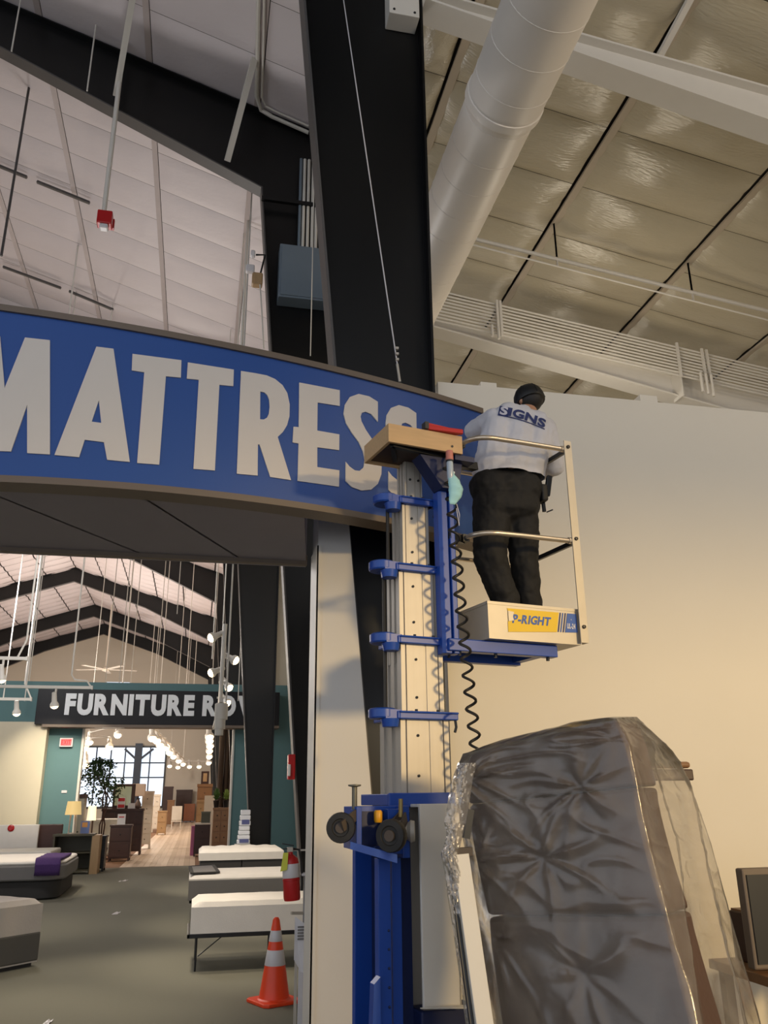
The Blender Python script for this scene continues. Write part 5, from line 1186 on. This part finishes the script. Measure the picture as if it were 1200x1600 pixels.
for i, (x0, x1, y0, y1, Y, col, l) in enumerate([(127, 139, 1283, 1300, 23.3, '#6f83b8', 'colourful picture card standing on the console table'), (183, 196, 1261, 1265.5, 0, '', '')][:1]):
    A, B = aty(x0, y0, Y), aty(x1, y1, Y); t = root('picture_card', l, 'card', ((A.x+B.x)/2, Y, ztab))
    obj('board', MB().box(A.x, B.x, Y, Y+.02, ztab, A.z), mat('card_blue', col, .5), t); obj('picture', MB().box(A.x+.03, B.x-.05, Y-.006, Y, (ztab+A.z)/2, A.z-.03), mat('card_orange', '#d9a05a', .5), t); obj('strut', MB().bar(((A.x+B.x)/2, Y+.1, ztab+.005), ((A.x+B.x)/2, Y+.015, A.z-.08), .02, .01), m_refl, t)
# potted tree
T0 = atz(157, 1322, 0); Yt = 27.5; T0 = aty(157, 1315, Yt); T0.z = 0; ctop_ = aty(150, 1185, Yt).z; cmid = aty(150, 1235, Yt)
t = root('potted_tree', 'bushy dark green indoor tree with thin trunks at the left of the passage', 'plant', (T0.x, Yt, 0))
obj('pot', MB().lathe([(.16, 0), (.22, .35), (.24, .36), (.20, .34)], 18, Matrix.Translation((T0.x, Yt, 0))), m_dwood, t, smooth=True)
rn = random.Random(3)
for k in range(3): obj('trunk', MB().tube([(T0.x+.04*(k-1), Yt, .3), (T0.x+.07*(k-1), Yt+.03*k, 1.0), (T0.x+.05+.12*(1-k), Yt, 1.7), (T0.x-.1+.2*(k-1), Yt, 2.4)], .022, 6), m_dwood, t, smooth=True)
lf = [(MB()) for _ in range(3)]
for k in range(1900):
    z = 1.55+(ctop_-1.55)*rn.random()**.8; u = (z-1.55)/(ctop_-1.55); R_ = .72*math.sin(PI*min(1, .15+.8*u))**.7
    a = rn.random()*2*PI; r = R_*math.sqrt(rn.random()); cl = noise.noise(Vector((math.cos(a)*r*2.5, math.sin(a)*r*2.5, z*2.2)))
    if cl < -.08: continue
    c = Vector((cmid.x+.1+r*math.cos(a), Yt+r*math.sin(a), z)); d = Vector((rn.uniform(-1, 1), rn.uniform(-1, 1), rn.uniform(-1, .4))).normalized(); s = d.cross(Vector((rn.random(), rn.random(), 1))).normalized()
    L = .10+.06*rn.random(); w = .03; lf[k % 3].add([c, c+d*L*.45+s*w, c+d*L, c+d*L*.45-s*w], [(0, 1, 2, 3)])
for k in range(3): o = obj('foliage', lf[k], m_leaf[k], t, fix=False); o['kind'] = 'stuff'
# left group
t, A, B, Yd = cabinet('dark wooden dresser with a mirror behind the potted tree', 'dresser', 'dresser', 160, 224, 1264, 1320, m_dwood, Y=30, depth=.55, drawers=(3, 3))
zd = A.z; q0, q1 = aty(178, 1225, 30.3), aty(209, 1264, 30.3)
fr = obj('mirror_frame', MB().box(q0.x, q1.x, 30.35, 30.42, zd, q0.z), m_dwood, t, bevel=.01); obj('mirror_glass', MB().box(q0.x+.07, q1.x-.12, 30.34, 30.35, zd+.1, q0.z-.08), mat('mirror', '#b9bda0', .15, .3), fr)
for i, (x0, x1, y0, l) in enumerate([(184, 196, 1246, 'tall price card with red headline on the dark dresser'), (200, 211, 1255, 'small white price card on the dark dresser')]):
    P, Q = aty(x0, y0, 29.97), aty(x1, y0, 29.97); t = root('price_card', l, 'card', ((P.x+Q.x)/2, 30.05, zd), 0, 'price cards')
    obj('card', MB().box(P.x, Q.x, 30.05, 30.065, zd, P.z), m_refl, t); 
    if i == 0:
        for k in (0, 1): obj('red_band', MB().box(P.x+.02, Q.x-.02, 30.044, 30.05, P.z-.12-.2*k, P.z-.02-.2*k), m_red, t)
P = aty(216, 1247, 30.1); t = root('vase', 'slim brown vase at the right end of the dark dresser', 'vase', (P.x, 30.2, zd)); hv = P.z-zd
obj('body', MB().lathe([(.05, 0), (.10, hv*.15), (.11, hv*.4), (.06, hv*.7), (.04, hv*.85), (.06, hv)], 16, Matrix.Translation((P.x, 30.2, zd))), mat('vase_brown', '#6d5a52', .4), t, smooth=True); obj('rim', MB().lathe([(.06, hv-.02), (.065, hv), (.05, hv)], 16, Matrix.Translation((P.x, 30.2, zd))), m_dark, t)
cabinet('low dark nightstand with a price card in front of the dresser', 'nightstand', 'nightstand', 173, 206, 1289, 1326, m_dwood, Y=27.2, depth=.5, drawers=(2, 1))
P, Q = aty(184, 1272, 27.35), aty(195, 1289, 27.35); t = root('price_card', 'white price card on the low dark nightstand', 'card', ((P.x+Q.x)/2, 27.4, Q.z), 0, 'price cards'); zc = aty(190, 1289, 27.2).z
obj('card', MB().box(P.x, Q.x, 27.4, 27.415, zc, P.z), m_refl, t); obj('red_line', MB().box(P.x+.04, Q.x-.04, 27.394, 27.4, P.z-.10, P.z-.07), m_red, t)
A, B = aty(138, 1280, 28.4), aty(185, 1300, 28.4)
t = root('sofa', 'pale upholstered sofa behind the console and the potted tree', 'sofa', ((A.x+B.x)/2, 28.8, 0))
obj('seat', MB().box(A.x, B.x, 28.3, 29.1, .12, .48), m_cream, t, bevel=.06); obj('backrest', MB().box(A.x, B.x, 28.95, 29.2, .40, A.z), m_cream, t, bevel=.08)
for x in (A.x-.02, B.x-.16): obj('arm', MB().box(x, x+.18, 28.28, 29.15, .12, .66), m_cream, t, bevel=.05)
for x in (A.x+.05, B.x-.1): obj('leg', MB().box(x, x+.05, 28.4, 28.45, 0, .13).box(x, x+.05, 29.0, 29.05, 0, .13), m_dwood, t)
P = aty(143, 1302, 26.3); z0_ = aty(143, 1300, 26.3).z
t = root('table_lamp', 'lamp with bright flowered shade glowing beside the tree trunk', 'lamp', (P.x, 26.3, 0)); a, b = aty(135, 1282, 26.3), aty(152, 1259, 26.3)
obj('stand', MB().lathe([(.14, 0), (.14, .03), (.02, .05), (.02, a.z)], 14, Matrix.Translation((P.x, 26.3, 0))), m_dwood, t); obj('shade', MB().lathe([((b.x-a.x)/2, a.z), ((b.x-a.x)/2*.85, b.z)], 20, Matrix.Translation(((a.x+b.x)/2, 26.3, 0))), emit('lit_shade_2', '#ffe7bf', .9), t, smooth=True)
cabinet('tall cream chest of drawers beside the aisle', 'chest', 'chest_of_drawers', 223, 240, 1236, 1306, m_cream, Y=33.5, depth=.6, drawers=(5, 1))
A, B = aty(208, 1225, 33.2), aty(227, 1244, 33.2)
t = root('lamp_shade_stand', 'floor lamp with square beige shade beside the cream chest', 'lamp', ((A.x+B.x)/2, 33.0, 0)); obj('shade', MB().box(A.x, B.x, 32.7, 33.25, B.z, A.z), mat('shade_beige', '#cbb5a4', .8), t, bevel=.02); obj('stand', MB().lathe([(.2, 0), (.2, .03), (.025, .05), (.025, B.z)], 14, Matrix.Translation(((A.x+B.x)/2, 33, 0))), m_dwood, t)
# middle distance along the aisle
for (x0, x1, tp, Y, m, dr, l, nm, cat) in [(247, 261, 1267, 46, m_lwood, (2, 1), 'light wooden side table left of the aisle, nearest of the row', 'side_table', 'table'), (262, 273, 1250, 60, m_mwood, (4, 1), 'honey brown chest left of the aisle', 'chest_of_drawers', 'chest'),
                                           (256, 271, 1229, 66, m_dwood, (4, 1), 'tall dark brown cabinet standing left of the aisle near its end', 'cabinet', 'cabinet'), (276, 301, 1234, 71, m_dwood, (3, 3), 'wide dark hutch against the white end wall', 'hutch', 'cabinet'),
                                           (288, 305, 1256, 70, mat('orange_wood', '#9a5a34', .4), (1, 2), 'orange brown sideboard across the end of the aisle', 'sideboard', 'sideboard'), (241, 251, 1241, 50, m_cream, (3, 1), 'small cream cabinet just right of the tall cream chest', 'cabinet', 'cabinet')]:
    cabinet(l, cat, nm, x0, x1, tp, 0, m, Y=Y, depth=.6, drawers=dr)
A = aty(278, 1245, 54); t = root('dining_chair', 'cream dining chair near the end of the aisle', 'chair', (A.x, 54, 0))
obj('seat', MB().box(A.x-.3, A.x+.3, 53.8, 54.3, .42, .48), m_cream, t); obj('backrest', MB().box(A.x-.3, A.x+.3, 54.25, 54.32, .5, 1.3), m_cream, t, bevel=.02)
for x in (A.x-.28, A.x+.23):
    for y in (53.82, 54.24): obj('leg', MB().box(x, x+.05, y, y+.05, 0, .42), m_cream, t)
t, A, B, Y = cabinet('tall honey wooden cabinet with a picture on top, right of the aisle', 'cabinet', 'cabinet', 309, 332, 1225, 0, m_mwood, Y=38, depth=.6, drawers=(4, 1)); zc = A.z
A, B = aty(315, 1205, 38.1), aty(326, 1225, 38.1); t = root('framed_picture', 'wooden framed picture standing on the tall honey cabinet', 'picture', ((A.x+B.x)/2, 38.2, zc)); obj('frame', MB().box(A.x, B.x, 38.2, 38.25, zc, A.z), m_dwood, t); obj('picture', MB().box(A.x+.08, B.x-.08, 38.19, 38.2, zc+.1, A.z-.08), m_lwood, t)
t, A, B, Y = cabinet('honey wooden chest with shelf front right of the aisle', 'chest', 'chest_of_drawers', 309, 320, 1250, 0, m_lwood, Y=35, depth=.6, drawers=(3, 1))
A, B = aty(320, 1243, 34.2), aty(334, 1280, 34.2); t = root('display_board', 'white display board leaning right of the aisle', 'board', ((A.x+B.x)/2, 34.2, 0)); obj('board', MB().prism([(A.x, 34.1, 0), (B.x, 34.1, 0), (B.x, 34.4, A.z), (A.x, 34.4, A.z)], (0, .03, 0)), m_cream, t); obj('strut', MB().bar(((A.x+B.x)/2, 34.7, 0), ((A.x+B.x)/2, 34.4, A.z-.1), .05, .03), m_lwood, t)
t, A, B, Y = cabinet('small dark brown nightstand with white top right of the aisle', 'nightstand', 'nightstand', 305, 329, 1286, 1319, m_dwood, Y=28.5, depth=.5, drawers=(2, 1), topm=m_cream); zn = A.z
P = aty(320, 1276, 28.7); t = root('gift_box', 'dark green square box on the small nightstand', 'box', (P.x, 28.75, zn)); A, B = aty(315, 1268, 28.7), aty(329, 1268, 28.7); obj('body', MB().box(A.x, B.x, 28.6, 28.9, zn, A.z-.05), mat('box_green', '#55564a', .6), t); obj('lid', MB().box(A.x-.01, B.x+.01, 28.59, 28.91, A.z-.05, A.z), mat('box_green2', '#66675a', .6), t)
A, B = aty(299, 1292, 28.8), aty(303.5, 1312, 28.8); t = root('pink_bin', 'pink container beside the small dark nightstand', 'bin', ((A.x+B.x)/2, 28.9, 0)); obj('body', MB().box(A.x, B.x, 29.05, 29.3, 0, A.z), mat('pink', '#b5648a', .5), t, bevel=.02); obj('rim', MB().box(A.x-.01, B.x+.01, 29.04, 29.31, A.z, A.z+.02), mat('pink2', '#c97a9c', .5), t)
cabinet('wide light wooden wardrobe with drawers at the right side of the passage', 'wardrobe', 'wardrobe', 334, 358, 1262, 1322, m_mwood, Y=27.6, depth=.7, drawers=(4, 2)); zw = aty(345, 1262, 27.6).z
for i, (px_, py_, rad, l) in enumerate([(339, 1240, .2, 'leafy green plant on the wardrobe, left of two'), (354, 1240, .18, 'lighter green plant on the wardrobe, right of two')]):
    P = aty(px_, py_, 27.9); t = root('potted_plant', l, 'plant', (P.x, 27.95, zw), 0, 'plants on the wardrobe'); obj('pot', MB().lathe([(.07, 0), (.10, .2), (.11, .21), (.08, .19)], 14, Matrix.Translation((P.x, 27.95, zw))), m_dark, t, smooth=True); mb = MB(); rn = random.Random(i)
    for k in range(150):
        a = rn.random()*2*PI; el = rn.uniform(.1, 1.4); r = rad*(.5+.5*rn.random()); c = Vector((P.x, 27.95, zw+.22)); tip = c+Vector((math.cos(a)*math.cos(el)*r, math.sin(a)*math.cos(el)*r, math.sin(el)*r*2.0)); md = c.lerp(tip, .6)+Vector((0, 0, .05)); s = (tip-c).cross(Vector((0, 0, 1))).normalized()*.03
        mb.add([c, md+s, tip, md-s], [(0, 1, 2, 3)])
    o = obj('foliage', mb, mat('plant_leaf_%d' % i, ['#4a6a2c', '#7f9440'][i], .6), t, fix=False); o['kind'] = 'stuff'
# white scraps on the carpet
for i, (px_, py_, s, l) in enumerate([(180, 1427, .05, 'white paper scrap on the carpet in the middle of the floor'), (194, 1376, .05, 'right of two tiny white scraps on the carpet near the aisle'), (187, 1377, .03, 'left of two tiny white scraps on the carpet near the aisle'), (72, 1598, .03, 'tiny white scrap on the carpet at the bottom left edge')]):
    P = atz(px_, py_, .004); mb = MB().grid([[(P.x+s*(a-1.5)*.6+.2*s*b, P.y+s*(b-1.5)*1.6, .003+.012*((a*b) % 2)) for b in range(4)] for a in range(4)])
    o = thing('paper_scrap', mb, m_refl, l, 'paper', 'paper scraps on the carpet'); o.modifiers.new('s', 'SOLIDIFY').thickness = .001
